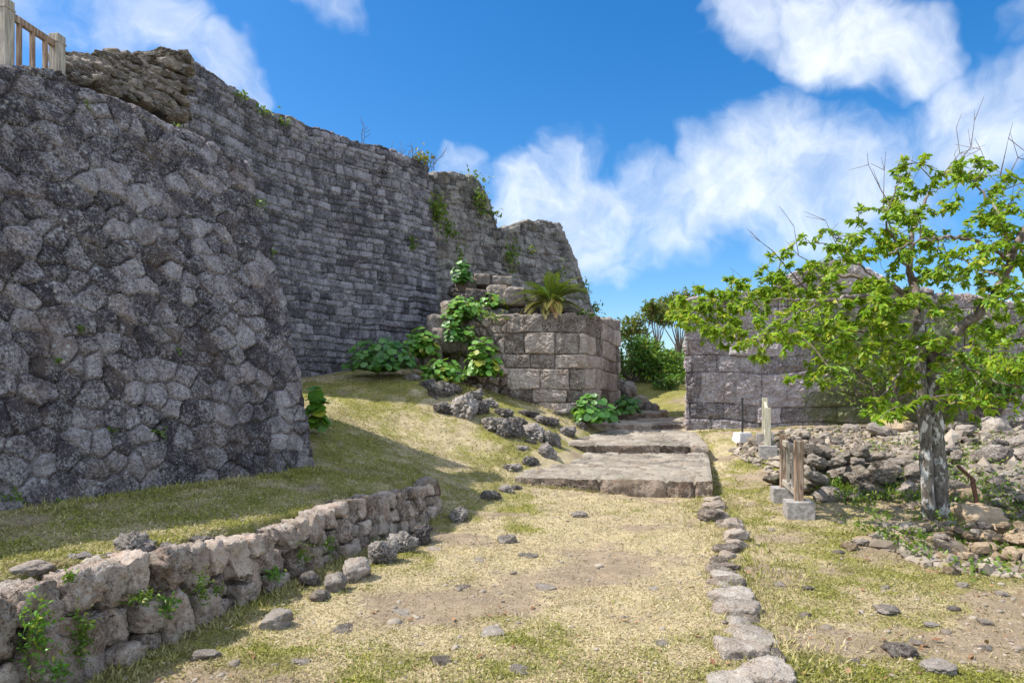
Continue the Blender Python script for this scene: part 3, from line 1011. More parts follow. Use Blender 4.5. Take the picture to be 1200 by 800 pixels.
def block_mesh(name, seed, mat):
    """broken squared block, unit size"""
    V, Fc = ICO5
    r = np.random.default_rng(seed)
    D = V / np.linalg.norm(V, axis=1, keepdims=True)
    p = 9.0
    P = D / ((np.abs(D) ** p).sum(1) ** (1 / p))[:, None]
    for _ in range(7):
        n = r.normal(size=3)
        n /= np.linalg.norm(n)
        h = np.abs(n).sum() * r.uniform(.68, .9)
        d = P @ n - h
        P = P - np.clip(d, 0, None)[:, None] * n[None]
    o = r.uniform(0, 50, 3)
    f = 0.07 * fbm(P * 1.4 + o, 3, seed=seed) + 0.06 * fbm(P * 5 + o, 3, gain=.6, seed=seed + 1) - 0.10 * np.abs(fbm(P * 8 + o, 3, gain=.6, seed=seed + 2))
    P = P * (1 + f)[:, None]
    P /= np.abs(P).max(0)[None]
    m = raw_mesh(name, P, Fc)
    m.materials.append(mat)
    return m


PROTO['block'] = [block_mesh('block', 600 + k, M_GATEB) for k in range(5)]
PROTO['shard'] = [block_mesh('shard', 640 + k, M_PALE) for k in range(7)]
PROTO['pinkish'] = [rock_mesh('rock', 660 + k, M_DRYB, boxy=.5, rough=.22, pits=.16) for k in range(5)]
PROTO['kerb'] = [block_mesh('kerb', 620 + k, M_KERB) for k in range(6)]


def rock(name, kind, loc, size, label, group=None, rz_=None, sink=0.25, tilt=0.25, cat='rock'):
    k = rcount[0]
    rcount[0] += 1
    ms = PROTO[kind]
    o = bpy.data.objects.new(name, ms[k % len(ms)])
    C.objects.link(o)
    sx, sy, sz = size
    o.scale = (sx / 2, sy / 2, sz / 2)
    o.rotation_euler = (random.uniform(-tilt, tilt), random.uniform(-tilt, tilt), random.uniform(0, 6.28) if rz_ is None else rz_)
    o.location = (loc[0], loc[1], loc[2] + sz * (0.5 - sink))
    return tag(o, label, cat, group)


def grock(name, kind, px, py, wpx, hpx, label, group=None, depth=1.0, rz_=None, sink=0.25, tilt=0.15, cat='rock'):
    """a rock whose foot is seen at photo pixel (px,py), wpx wide and hpx tall"""
    p = ground_at(px, py)
    s = p[1] / F
    w, h = wpx * s, hpx * s
    return rock(name, kind, (p[0], p[1] + w * depth * 0.4, p[2]), (w, w * depth, h / (1 - sink)), label, group, rz_ if rz_ is not None else random.uniform(-.3, .3), sink, tilt, cat)


# stones along the foot of the low wall, on the path side
for args in [
    ('boulder', 'coral', 447, 664, 42, 34, 'knobbly grey boulder in the middle of the row at the foot of the low wall', 1.0),
    ('boulder', 'coral', 490, 640, 34, 26, 'round grey boulder ending the row at the foot of the low wall', 1.1),
    ('boulder', 'coral', 470, 652, 36, 24, 'pitted boulder beside the round end boulder of the foot row', 1.0),
    ('boulder', 'grey', 412, 684, 40, 26, 'rounded boulder low in grass at the foot of the wall, left of the middle boulder', 1.0),
    ('boulder', 'grey', 392, 696, 30, 24, 'small pale boulder near the wall foot, touching the rounded one', 1.0),
    ('boulder', 'grey', 372, 706, 24, 14, 'little flat stone below the small pale boulder at the wall foot', 1.0),
    ('boulder', 'grey', 362, 690, 28, 16, 'dark stone half buried against the foot of the low wall', 1.0),
    ('boulder', 'grey', 318, 738, 38, 20, 'flat grey stone lying alone nearest the wall on the path', 1.0),
    ('boulder', 'coral', 535, 612, 26, 18, 'lone round stone just past the end of the low wall', 1.0),
    ('boulder', 'grey', 592, 634, 26, 10, 'brown flat stone sunk in turf left of the path middle', 1.0),
    ('boulder', 'grey', 680, 607, 20, 7, 'pale flat stone sunk in turf below the lowest step', 1.0),
    ('boulder', 'slab', 235, 775, 30, 10, 'sunken slab in the grass near the bottom left of the path', 1.0),
]:
    n_, k_, px, py, w, h, lab, dp = args
    grock(n_, k_, px, py, w, h, lab, depth=dp)
for px, py, w in [(508, 645, 20), (540, 690, 22), (575, 745, 30), (640, 690, 24), (520, 780, 34), (610, 792, 26), (765, 690, 16), (560, 660, 14), (620, 655, 22), (780, 760, 26), (470, 720, 24), (350, 780, 22), (400, 740, 26)]:
    grock('embedded_stone', 'slab', px, py, w * 1.1, w * 0.13, 'weathered grey stone worn flush into the grass path', 'stones worn into the path', sink=0.62, tilt=0.1)

# kerb on the right of the path
kerb = [  # px, py (foot), width px, height px
    (838, 588, 26, 12), (842, 598, 34, 16), (840, 612, 44, 22), (860, 622, 34, 20), (866, 637, 40, 24), (858, 650, 46, 16),
    (846, 661, 40, 12), (853, 673, 58, 12), (858, 688, 60, 13), (864, 704, 64, 13), (870, 722, 66, 13), (878, 739, 66, 13),
    (888, 757, 66, 14), (880, 776, 78, 16), (913, 776, 26, 16), (905, 802, 92, 20), (862, 808, 66, 10), (936, 826, 90, 20)]
ordn = ['first', 'second', 'third', 'fourth', 'fifth', 'sixth', 'seventh', 'eighth', 'ninth', 'tenth', 'eleventh', 'twelfth', 'thirteenth', 'fourteenth', 'fifteenth', 'sixteenth', 'seventeenth', 'eighteenth', 'nineteenth', 'twentieth']
for k, (px, py, w, h) in enumerate(kerb):
    w, h = w * (.85 if k > 5 else .9), h * (.85 if k > 7 else .62)
    nm = 'pitted upright' if k < 6 else 'flat worn'
    grock('kerb_stone', 'pinkish' if k < 8 else ('kerb', 'kerb', 'slab')[k % 3], px, py, w, h, f'{nm} kerb stone, {ordn[k]} from the lowest step along the right edge of the path', 'kerb stones right of the path', depth=0.95 if k < 6 else 1.02, sink=0.4 if k < 6 else .74, tilt=0.10, rz_=random.uniform(-.5, .5) - .2, cat='kerb stone')

# smaller wedge stones that close the gaps of the kerb
for k in range(len(kerb) - 2):
    (x0, y0, w0, h0), (x1, y1, w1, h1) = kerb[k], kerb[k + 1]
    if k in (13, 14, 15):
        continue
    f = .5
    grock('kerb_stone', 'pinkish' if k < 7 else 'slab', x0 + (x1 - x0) * f + random.uniform(2, 8), y0 + (y1 - y0) * f, (w0 + w1) * .33, (h0 + h1) * .26, f'small wedge stone in the right kerb just after its {ordn[k]} stone from the lowest step', 'kerb stones right of the path', depth=.95, sink=.5, tilt=.12, rz_=random.uniform(-.6, .6), cat='kerb stone')

# edging left of the steps and the coral outcrop below the gate wall
edge = [(600, 552, 34, 12), (622, 546, 30, 14), (640, 538, 28, 24), (648, 524, 26, 26), (665, 512, 30, 20), (682, 504, 22, 16), (575, 586, 34, 14), (592, 578, 24, 12), (606, 574, 18, 8), (612, 528, 22, 10), (622, 520, 22, 8)]
for k, (px, py, w, h) in enumerate(edge):
    grock('edging_stone', 'coral', px, py, w * .85, h * .8, f'knobbly coral stone edging the left side of the steps, {ordn[k]} of the row', 'edging stones left of the steps', sink=0.3, cat='edging stone')
for k, (px, py, w, h, lab) in enumerate([
    (515, 468, 40, 30, 'coral rock highest on the grass slope below the leafy clump'),
    (540, 490, 44, 44, 'tall jagged coral rock below the gate wall'),
    (522, 486, 36, 24, 'low coral rock left of the jagged tall one'),
    (562, 486, 30, 32, 'coral rock between the jagged rock and the gate wall'),
    (578, 506, 40, 30, 'grey coral lump right of the jagged rock'),
    (598, 514, 44, 36, 'wide pitted coral lump in the middle of the outcrop'),
    (622, 514, 40, 28, 'coral lump beside the right end of the outcrop'),
    (640, 500, 40, 20, 'flat coral rock under the gate wall corner'),
    (555, 470, 30, 24, 'mossy coral rock tight against the gate wall foot'),
    (590, 490, 34, 18, 'half buried coral rock at the gate wall foot'),
    (606, 498, 30, 14, 'low coral rock near the gate wall corner'),
    (572, 478, 26, 16, 'rough rock at the wall foot above the wide lump'),
    (620, 490, 34, 14, 'ledge of rock under the middle of the gate wall'),
    (655, 488, 34, 12, 'ledge of rock under the gate pier corner'),
    (500, 456, 26, 18, 'small rock under the low bright clump'),
    (530, 462, 26, 18, 'rock between the low bright clump and the jagged rock'),
    (480, 446, 30, 12, 'flat rock below the wide dark clump')]):
    grock('coral_rock', 'coral', px, py, w * .9, h * .72, lab, 'coral outcrop below the gate wall', sink=0.25)

# broken blocks stepping up from the gate wall to the ruined wall behind
for k, (px, py, Y, w, h, lab) in enumerate([
    (556, 352, 17.2, 28, 20, 'squared broken block on the ruined gate wall under the highest leafy clump'),
    (583, 350, 17.3, 30, 22, 'grey broken block on the gate wall left of the cycad'),
    (603, 350, 17.2, 28, 20, 'rough broken block next to the cycad trunk'),
    (545, 338, 17.9, 26, 22, 'brown block high on the broken masonry, below the dark green clump'),
    (565, 331, 17.9, 20, 15, 'second brown block high on the broken masonry'),
    (588, 333, 18.0, 26, 14, 'broad broken block near the foot of the ruined end wall'),
    (533, 370, 16.9, 36, 26, 'weathered block at the left shoulder of the gate wall'),
    (512, 386, 16.6, 26, 26, 'dark block at the left broken end of the gate wall'),
    (670, 366, 17.0, 26, 9, 'thin coping stone right of the cycad'),
    (622, 367, 16.8, 22, 9, 'thin coping stone left of the cycad'),
    (522, 402, 16.2, 34, 26, 'rough block halfway down the broken end of the gate wall'),
    (505, 420, 16.0, 28, 24, 'mossy block low on the broken end of the gate wall'),
    (690, 373, 17.4, 12, 11, 'small upright coping stone on the gate wall corner')]):
    p = at(px, py, Y)
    s = Y / F
    rock('broken_block', 'block', (p[0], p[1], p[2] - h * s * 0.5), (w * s, w * s * 1.1, h * s * 1.15), lab, 'broken blocks on the gate wall', random.uniform(-.2, .2), 0.0, 0.1, cat='stone block')

# small rubble lying between the broken blocks
for k in range(46):
    fu = (k * .6180339) % 1
    fv = (k * .7548777) % 1
    px = 530 + 100 * fu
    py = 369 - 38 * fv * (1 - .55 * fu)
    Y = 16.7 + 1.6 * fv + .2 * fu
    p = at(px, py, Y)
    w = random.uniform(10, 19) * Y / F
    rock('masonry_stone', ('mossy', 'coral', 'mossy')[k % 3], p, (w * 1.2, w, w * .75), 'mossy lump of broken masonry piled between the gate wall and the ruined wall', 'rubble between gate wall and ruined wall', None, .4, .4, cat='stone')

# loose stones on top of the bastion
bank_ctrl = []
nb_u, nb_v = 40, 16
Vb = np.empty((nb_v, nb_u, 3))
for j in range(nb_v):
    for i_ in range(nb_u):
        fu, fv = i_ / (nb_u - 1), j / (nb_v - 1)
        px = 60 + 150 * fu
        y_lo = 92 + 60 * fu
        y_hi = 70 - 2 * fu
        Y = 8.15 + 2.5 * fu + fv * 0.75
        Vb[j, i_] = at(px, y_lo * (1 - fv) + (y_hi + 9) * fv, Y)
        if j == nb_v - 1:
            Vb[j, i_] = (Vb[j - 1, i_, 0] - .9, Vb[j - 1, i_, 1] + .3, 4.6)
        if j == 0:
            Vb[j, i_, 2] -= 0.6
ii = (np.arange(nb_v - 1)[:, None] * nb_u + np.arange(nb_u - 1)[None, :])
qb = np.stack([ii, ii + 1, ii + nb_u + 1, ii + nb_u], -1).reshape(-1, 4)
tag(link('rubble_bank', raw_mesh('rubble_bank', Vb.reshape(-1, 3), qb), M_SOIL), 'earth bank packed under the loose stones above the bastion', 'bank')
for k in range(150):
    fu = (k * 0.6180339) % 1
    fv = (k * 0.7548777 + .1 * random.random()) % 1
    px = 68 + 150 * fu
    y_lo, y_hi = 88 + 55 * fu, 66 - 2 * fu
    Y = 7.95 + 2.5 * fu + fv * 0.75
    w = random.uniform(14, 25) * Y / F
    p = at(px, y_lo * (1 - fv) + y_hi * fv, Y)
    rock('loose_stone', 'mossy', p, (w * 1.3, w * 1.1, w * 0.66), 'loose weathered stone in the collapsed pile on top of the bastion', 'loose stones on the bastion', None, 0.5, 0.35, cat='stone')

# rubble field on the right
def rubble(n, cx, cy, rx, ry, kinds, smin, smax, label, group, stack=0.0, seed=0, name='rubble_stone', keep=None, gauss=False):
    r = np.random.default_rng(seed)
    c = 0
    while c < n:
        a, b_ = r.normal(size=2) * .5 if gauss else r.uniform(-1, 1, 2)
        if a * a + b_ * b_ > (2.2 if gauss else 1):
            continue
        x, y = cx + a * rx, cy + b_ * ry
        if keep and not keep(x, y):
            continue
        s = r.uniform(smin, smax) * (0.75 + 0.5 * r.random())
        lift = stack * max(0, 1 - a * a - b_ * b_) * r.random()
        rock(name, kinds[c % len(kinds)], (x, y, gz(x, y) + lift), (s * r.uniform(.9, 1.4), s, s * r.uniform(.5, .75)), label, group, r.uniform(0, 6.28), 0.3, 0.4, cat='stone')
        c += 1


rubble(62, 5.3, 10.8, 1.2, 1.4, ['mossy'], .22, .42, 'mossy dark boulder of the shaded heap between the near railing and the tree', 'boulders in the shaded heap', .62, 71, 'heap_boulder', keep=lambda x, y: x > 4.25)
rubble(210, 4.95, 7.0, .95, .9, ['shard', 'shard', 'pale', 'shard', 'grey'], .07, .17, 'yellowish broken stone in the small heap before the tree trunk', 'yellow broken stones at the tree', .24, 72, 'broken_stone', gauss=True)
rubble(130, 8.3, 12.9, 4.0, 2.6, ['grey', 'mossy', 'coral', 'mossy'], .14, .36, 'grey tumbled stone in the rubble slope below the right wall', 'rubble below the right wall', .12, 73, keep=lambda x, y: x > 5.0 + max(0, (13.2 - y)) * .1)
rubble(75, 6.9, 9.6, 1.6, 1.5, ['grey', 'mossy', 'mossy'], .12, .30, 'grey stone scattered on the ground right of the tree trunk', 'stones right of the tree', .1, 74, 'scattered_stone', keep=lambda x, y: x > 5.7)
for k, (px, py, w, h, lab) in enumerate([
    (1165, 622, 60, 26, 'long grey slab leaning at the right edge of the yellow stone heap'),
    (1140, 590, 40, 22, 'large yellowish stone behind the heap near the rusty stake'),
    (1060, 508, 44, 18, 'bright pale stone on the rubble slope left of the trunk'),
    (1175, 545, 44, 26, 'big grey stone on the slope right of the rusty stake'),
    (1180, 510, 40, 22, 'grey block at the foot of the right wall near the picture edge'),
    (1020, 641, 26, 9, 'dark flat stone in the grass left of the yellow heap'),
    (1000, 645, 20, 8, 'cream coloured stone in the grass before the near railing'),
    (1060, 770, 40, 14, 'knobbly grey stone in the grass at the lower right'),
    (1107, 790, 40, 14, 'grey coral stone near the lower right edge of the picture'),
    (1045, 722, 30, 10, 'flat grey stone in the right hand grass')]):
    grock('boulder', 'pale' if 'yellow' in lab or 'pale' in lab or 'cream' in lab else 'grey', px, py, w, h, lab)
for px, py, w in [(915, 685, 16), (945, 720, 16), (990, 775, 12), (1005, 777, 14), (1080, 755, 20), (1110, 650, 14), (1120, 715, 16), (1160, 760, 18), (950, 690, 16), (985, 650, 14), (1180, 700, 18), (1040, 690, 12), (890, 640, 10), (1130, 690, 16), (1095, 735, 18), (870, 760, 12), (1160, 730, 18)]:
    grock('small_stone', 'grey', px, py, w, w * 0.28, 'small stone lying in the grass right of the kerb', 'small stones in the right grass', sink=0.4)
# outcrop beyond the gate
for px, py, Y, w, h, lab in [(735, 470, 20.8, 30, 24, 'dark square boulder beyond the gate pier'), (748, 486, 20.0, 28, 22, 'shaded rock beside the upper step beyond the gate'), (764, 490, 19.6, 20, 20, 'jagged rock at the turn of the path beyond the gate'), (785, 488, 21.5, 26, 10, 'low pale rock on the path beyond the gate'), (792, 476, 22.5, 22, 8, 'pale flat stone set in the slope beyond the gate')]:
    p = at(px, py, Y)
    rock('boulder', 'mossy' if py < 489 and px < 760 else 'coral', (p[0], p[1], p[2]), (w * Y / F, w * Y / F, h * Y / F * 1.2), lab, None, None, .1, .15)


# ------------------------------------------------------------------ low drystone wall
def box_stone(w, d, h, seed, n=11):
    """rounded, pitted, roughly squared stone"""
    bm = bmesh.new()
    bmesh.ops.create_cube(bm, size=2.0)
    bmesh.ops.subdivide_edges(bm, edges=bm.edges[:], cuts=n, use_grid_fill=True)
    V = np.array([v.co[:] for v in bm.verts])
    Fc = np.array([[v.index for v in f.verts] for f in bm.faces])
    bm.free()
    r = np.random.default_rng(seed)
    p = 5.5
    nrm = (np.abs(V) ** p).sum(1) ** (1 / p)
    V = V / nrm[:, None]
    # knock off corners
    S = np.array([w, d, h]) / 2
    for _ in range(6):
        nn = r.normal(size=3)
        nn /= np.linalg.norm(nn)
        hh = (np.abs(nn)).sum() * r.uniform(0.66, 0.86)
        dd = V @ nn - hh
        V = V - np.clip(dd, 0, None)[:, None] * nn[None]
    P = V * S
    o = r.uniform(0, 60, 3)
    m = min(w, h, d)
    L = np.linalg.norm(V, axis=1, keepdims=True)
    n1 = fbm(P * 5 + o, 3, seed=seed)
    n2 = fbm(P * 16 + o, 3, gain=.6, seed=seed + 2)
    n3 = np.abs(fbm(P * 26 + o, 3, gain=.6, seed=seed + 4))
    P = P + V / L * (0.10 * m * n1 + 0.10 * m * n2 - 0.12 * m * n3 * 1.5)[:, None] * 1.6
    return P, Fc


def drystone():
    root = empty('drystone_wall', (W0[0], W0[1], 0), 'low mossy drystone wall of brown rounded stones holding the grass terrace beside the path', 'wall')
    ang = math.atan2(WD[1], WD[0])
    root.rotation_euler = (0, 0, ang)
    Lw = float(np.linalg.norm(W1 - W0))
    # local: x along the wall, y into the terrace, z up
    r = np.random.default_rng(5)
    k = 0

    def ground_low(x):
        p = W0 + WD * x - WN * 0.25
        return gz(*p)

    def add(x, z, w, h, d, yo, tilt):
        nonlocal k
        P, Fc = box_stone(w, d, h, 900 + k)
        me = raw_mesh('stone', P, Fc)
        o = link('stone', me, M_DRY, root)
        o.location = (x, yo, z)
        o.rotation_euler = (r.uniform(-.05, .05) - 0.12, tilt, r.uniform(-.12, .12))
        k += 1
    x = 1.4
    top_of = lambda xx: 0.62 - 0.05 * sstep(2, 6, np.array(xx)) + 0.04 * math.sin(xx * 2.1)
    big = [(3.35, .62, .46)]                    # the large block low down near the left
    while x < Lw:
        f = x / Lw
        w = r.uniform(.15, .33) * (1.0 - 0.22 * f)
        if x + w > Lw:
            w = Lw - x + .03
        z0 = ground_low(x + w / 2) - 0.06
        H = top_of(x) - z0
        nst = 2 if r.random() < 0.3 else 3
        is_big = abs(x - 3.2) < 0.16
        if is_big:
            w = .58
        cuts = np.sort(r.uniform(.85, 1.15, nst))
        hs = r.uniform(.65, 1.35, nst)
        if is_big:
            hs = np.array([1.7, 1.0])
        hs = hs / hs.sum() * H
        z = z0
        for j, h in enumerate(hs):
            ww = w * r.uniform(.90, 1.02)
            if j == len(hs) - 1 and is_big:
                for sgn in (-1, 1):
                    add(x + w / 2 + sgn * w * .25, z + h / 2, w * .5, h * 1.02, .34, 0.12 + j * .03, r.uniform(-.06, .06))
            else:
                add(x + w / 2 + r.uniform(-.05, .05), z + h / 2, ww, h * .99, r.uniform(.26, .36), 0.10 + 0.035 * j + r.uniform(-.03, .03), r.uniform(-.2, .2))
            z += h * 0.97
        x += w * 0.97
    # rounded end stones
    for dz, s in ((.12, .30), (.36, .26)):
        add(Lw + .06, ground_low(Lw) + dz, .26, s, .32, .14, 0.1)
    # soil core behind the stones, visible only in the gaps
    bm = bmesh.new()
    n = 24
    prof = [(.09, -.2), (.13, .25), (.20, .47), (.42, .5), (.5, -.2)]
    rings = []
    for i in range(n + 1):
        xx = 1.0 + (Lw - 0.93) * i / n
        tp = top_of(xx) - 0.08
        rings.append([bm.verts.new((xx, py_, (pz / .5) * tp if pz > 0 else pz)) for py_, pz in prof])
    for a, b_ in zip(rings, rings[1:]):
        for j in range(len(prof) - 1):
            bm.faces.new((a[j], b_[j], b_[j + 1], a[j + 1]))
    bm.faces.new(rings[-1])
    bm_obj('soil_fill', bm, M_SOIL, root)
    return root


drystone()
# loose capping stones lying on the low wall
for px, py, Y, w, h, lab in [(158, 645, 4.66, 44, 38, 'round boulder sitting on top of the low drystone wall'),
                             (195, 648, 4.85, 28, 22, 'small squared stone on the low wall right of the round boulder'),
                             (40, 668, 4.0, 52, 22, 'flat pale stone lying on the low wall near the left picture edge'),
                             (95, 655, 4.35, 34, 16, 'thin flat stone on the low wall left of the round boulder'),
                             (232, 640, 5.2, 34, 22, 'pale lump of stone on the low wall right of the squared one'),
                             (126, 658, 4.5, 36, 18, 'brown flat stone tucked beside the round boulder'),
                             (498, 566, 8.9, 24, 14, 'pale round stone capping the far end of the low wall')]:
    p = at(px, py, Y)
    s = Y / F
    rock('capping_stone', 'coral' if 'boulder' in lab else 'grey', (p[0], p[1], p[2] - h * s * .4), (w * s, w * s * .95, h * s * 1.15), lab, 'loose stones on the low wall', None, .1, .12, cat='stone')


# ------------------------------------------------------------------ railings, stakes
def railing(name, label, a, b, h, pw, foot, mats, balusters, low_rail=True, cap=False, thick=0.055):
    """wooden rail section between posts at a and b (ground points)"""
    a, b = Vector(a), Vector(b)
    root = empty(name, (a + b) / 2, label, 'railing')
    root.rotation_euler = (0, 0, 0)
    off = -root.location
    d = (b - a)
    rzv = math.atan2(d.y, d.x)
    mp, mr_, mb = mats
    for p in (a, b):
        q = p + off
        if foot:
            bm = bmesh.new()
            bm_box(bm, (q.x, q.y, q.z + foot[1] / 2 - .05), (foot[0], foot[0], foot[1] + .1), rzv, 0.012)
            bm_obj('footing', bm, M_CONC, root)
        bm = bmesh.new()
        z0 = q.z + (foot[1] - 0.01 if foot else -0.1)
        bm_box(bm, (q.x, q.y, (z0 + q.z + h) / 2), (pw, pw, q.z + h - z0), rzv, 0.008)
        if cap:
            bm_box(bm, (q.x, q.y, q.z + h - .09), (pw * 1.12, pw * 1.12, .02), rzv, 0.003)
        bm_obj('post', bm, mp, root)
    n = d.normalized()
    ups = [h - 0.12] + ([0.30 if foot else 0.12] if low_rail else [])
    for zz in ups:
        bm = bmesh.new()
        bar(bm, a + off + Vector((0, 0, zz)) + n * pw * .4, b + off + Vector((0, 0, zz)) - n * pw * .4, thick, thick * 1.5)
        bm_obj('rail', bm, mr_, root)
    for k in range(balusters):
        f = (k + 1) / (balusters + 1)
        q = a + d * f + off
        bm = bmesh.new()
        zb = (ups[1] if low_rail else -0.05)
        bm_box(bm, (q.x, q.y, q.z + (zb + ups[0]) / 2), (thick * .8, thick * .8, ups[0] - zb), rzv, 0.004)
        bm_obj('baluster', bm, mb, root)
    return root


pa, pb = ground_at(936, 606), ground_at(920, 588)
railing('wooden_railing', 'short brown wooden railing on two concrete footings, nearest on the right of the path', pa, (pb[0] + .02, pb[1] + .1, pb[2]), .99, .105, (.34, .22), (M_WOOD, M_WOODG, M_WOODG), 2)
pa, pb = ground_at(902, 537), ground_at(890, 526)
railing('wooden_railing', 'pale weathered railing seen end on with two concrete footings, near the gate wall', (pa[0], pa[1] + .1, pa[2]), ((pa[1] + 1.0) * .3705, pa[1] + 1.0, pb[2] + .06), 1.0, .115, (.34, .25), (M_WOODP, M_WOODP, M_WOODP), 1)
a3, b3 = at(67, 78, 7.62), at(6, 70, 6.95)
railing('wooden_railing', 'wooden railing with square posts on top of the dark bastion', (a3[0], a3[1], 4.98), (b3[0], b3[1], 4.98), .70, .115, None, (M_WOODG, M_WOOD, M_WOOD), 3, low_rail=False, cap=True, thick=0.05)

p = ground_at(870, 517)
root = empty('iron_stake', p, 'thin black iron stake in a pale concrete block before the gate wall', 'stake')
bm = bmesh.new()
bm_box(bm, (0, 0, .06), (.36, .36, .26), .2, .03)
for v in bm.verts:
    if v.co.z > .1:
        v.co.x *= .82
        v.co.y *= .82
bm_obj('base', bm, M_CONCP, root)
bm = bmesh.new()
bmesh.ops.create_cone(bm, segments=10, radius1=.022, radius2=.022, depth=.85, cap_ends=True, matrix=Matrix.Translation((0, 0, .52)))
bm_obj('rod', bm, M_IRON, root)

p = ground_at(1150, 608)
root = empty('rusty_stake', p, 'rusty iron stake leaning among stones right of the tree trunk', 'stake')
bm = bmesh.new()
bar(bm, (0, 0, -.1), (-.09, .03, .50), .045, .045, .004)
bm_obj('shaft', bm, M_RUST, root)
bm = bmesh.new()
bar(bm, (-.06, .03, .47), (-.26, .05, .66), .05, .03, .004)
bm_obj('bent_top', bm, M_RUST, root)

# ------------------------------------------------------------------ leaves and plants
LEAF_V = np.array([(0, 0, 0), (.45, 0, -.04), (1, 0, -.22), (.42, .25, .06), (.42, -.25, .06), (.75, .15, -.06), (.75, -.15, -.06)])
LEAF_F = np.array([(0, 1, 3), (1, 5, 3), (1, 2, 5), (0, 4, 1), (1, 4, 6), (1, 6, 2)])
ang = np.arange(10) / 10 * 2 * math.pi + math.pi / 10
ROUND_V = np.concatenate([[(0, 0, -0.05)], np.stack([np.cos(ang) * (1 - .28 * (np.cos(ang) < -.9)), np.sin(ang), .10 * np.cos(3 * ang) + .06], 1)])
ROUND_F = np.array([(0, 1 + i, 1 + (i + 1) % 10) for i in range(10)])


def unit(v):
    return v / (np.linalg.norm(v, axis=-1, keepdims=True) + 1e-9)


def round_clump(name, label, cat, p, w, d, h, n, r, mat, seed, group=None, lean=(0, -1, 0)):
    """clump of round long-stalked leaves"""
    rr = np.random.default_rng(seed)
    root = empty(name, p, label, cat, group)
    u = rr.normal(size=(n, 3))
    u[:, 2] = np.abs(u[:, 2])
    u = unit(u) * (rr.random((n, 1)) ** 0.4)
    O = u * np.array([w / 2, d / 2, h]) + np.array([0, 0, 0.02])
    Nn = unit(u * np.array([1, 1, .6]) + np.array([lean[0] * .35, lean[1] * .35, .8]) + rr.normal(size=(n, 3)) * .28)
    D = rr.normal(size=(n, 3))
    B = basis(unit(D - (D * Nn).sum(1, keepdims=True) * Nn), Nn)
    S = r * rr.uniform(.6, 1.25, n)
    scatter('foliage', ROUND_V, ROUND_F, O, B, S, mat, root, rnd=rr.random(n))
    paths = []
    for k in range(0, n, 2):
        b0 = np.array([O[k, 0] * .25, O[k, 1] * .25, -.03])
        mid = (b0 + O[k]) / 2 + np.array([0, 0, .05])
        paths.append((np.array([b0, mid, O[k]]), [.006, .005, .004]))
    V, Fq = tubes(paths, 4)
    link('stem', raw_mesh('stem', V, Fq), M_FERN, root)
    return root


def pclump(px, py, Y, wpx, hpx, n, r, mat, seed, label, zoff=0.0, dmul=.9, cat='plant', name='leafy_plant'):
    p = at(px, py, Y)
    s = Y / F * 1.12
    n, r = int(n * 2.0), r * .8
    return round_clump(name, label, cat, (p[0], p[1], p[2] + zoff), wpx * s, wpx * s * dmul, hpx * s, n, r, mat, seed, 'round-leaved plants along the walls')


pclump(448, 434, 14.9, 84, 34, 170, .10, M_ROUND_D, 1, 'wide dark green clump of round leaves at the foot of the tall wall')
pclump(494, 418, 15.6, 42, 32, 80, .10, M_ROUND, 2, 'round-leaved clump between the wide dark clump and the gate wall')
pclump(543, 374, 16.3, 46, 24, 110, .09, M_ROUND, 3, 'bright round-leaved clump on top of the broken gate wall')
pclump(518, 447, 15.0, 52, 24, 120, .085, M_ROUND, 4, 'low bright round-leaved clump above the coral rocks')
pclump(566, 440, 15.55, 42, 42, 110, .10, M_ROUND, 5, 'tall bright round-leaved clump hanging on the gate wall face')
pclump(575, 362, 17.0, 36, 16, 60, .085, M_ROUND, 25, 'leafy clump on the gate wall top between the broken blocks and the cycad')
pclump(530, 400, 15.9, 30, 26, 60, .09, M_ROUND_D, 26, 'dark leafy clump on the broken left end of the gate wall')
pclump(549, 404, 15.8, 18, 20, 30, .07, M_ROUND, 15, 'little round-leaved sprig on the gate wall above the tall clump')
pclump(541, 332, 17.4, 22, 26, 60, .085, M_ROUND_D, 6, 'dark green bush high on the broken masonry by the ruined wall')
pclump(698, 494, 15.9, 52, 30, 110, .11, M_ROUND_D, 7, 'dark glossy clump at the corner of the gate pier beside the steps')
pclump(683, 496, 15.7, 22, 16, 36, .09, M_ROUND, 17, 'pale green sprigs in front of the glossy clump at the pier corner')
pclump(736, 484, 18.0, 34, 18, 70, .10, M_ROUND_D, 8, 'low dark clump at the far end of the gate pier')
pclump(371, 500, 10.3, 22, 44, 20, .13, M_ROUND, 9, 'large-leaved plant growing behind the corner of the bastion')

# tufts on the walls
BLADE_V = np.array([(0, 0, 0), (.4, .07, .05), (.4, -.07, .05), (1, 0, -.12)])
BLADE_F = np.array([(0, 1, 2), (1, 3, 2)])


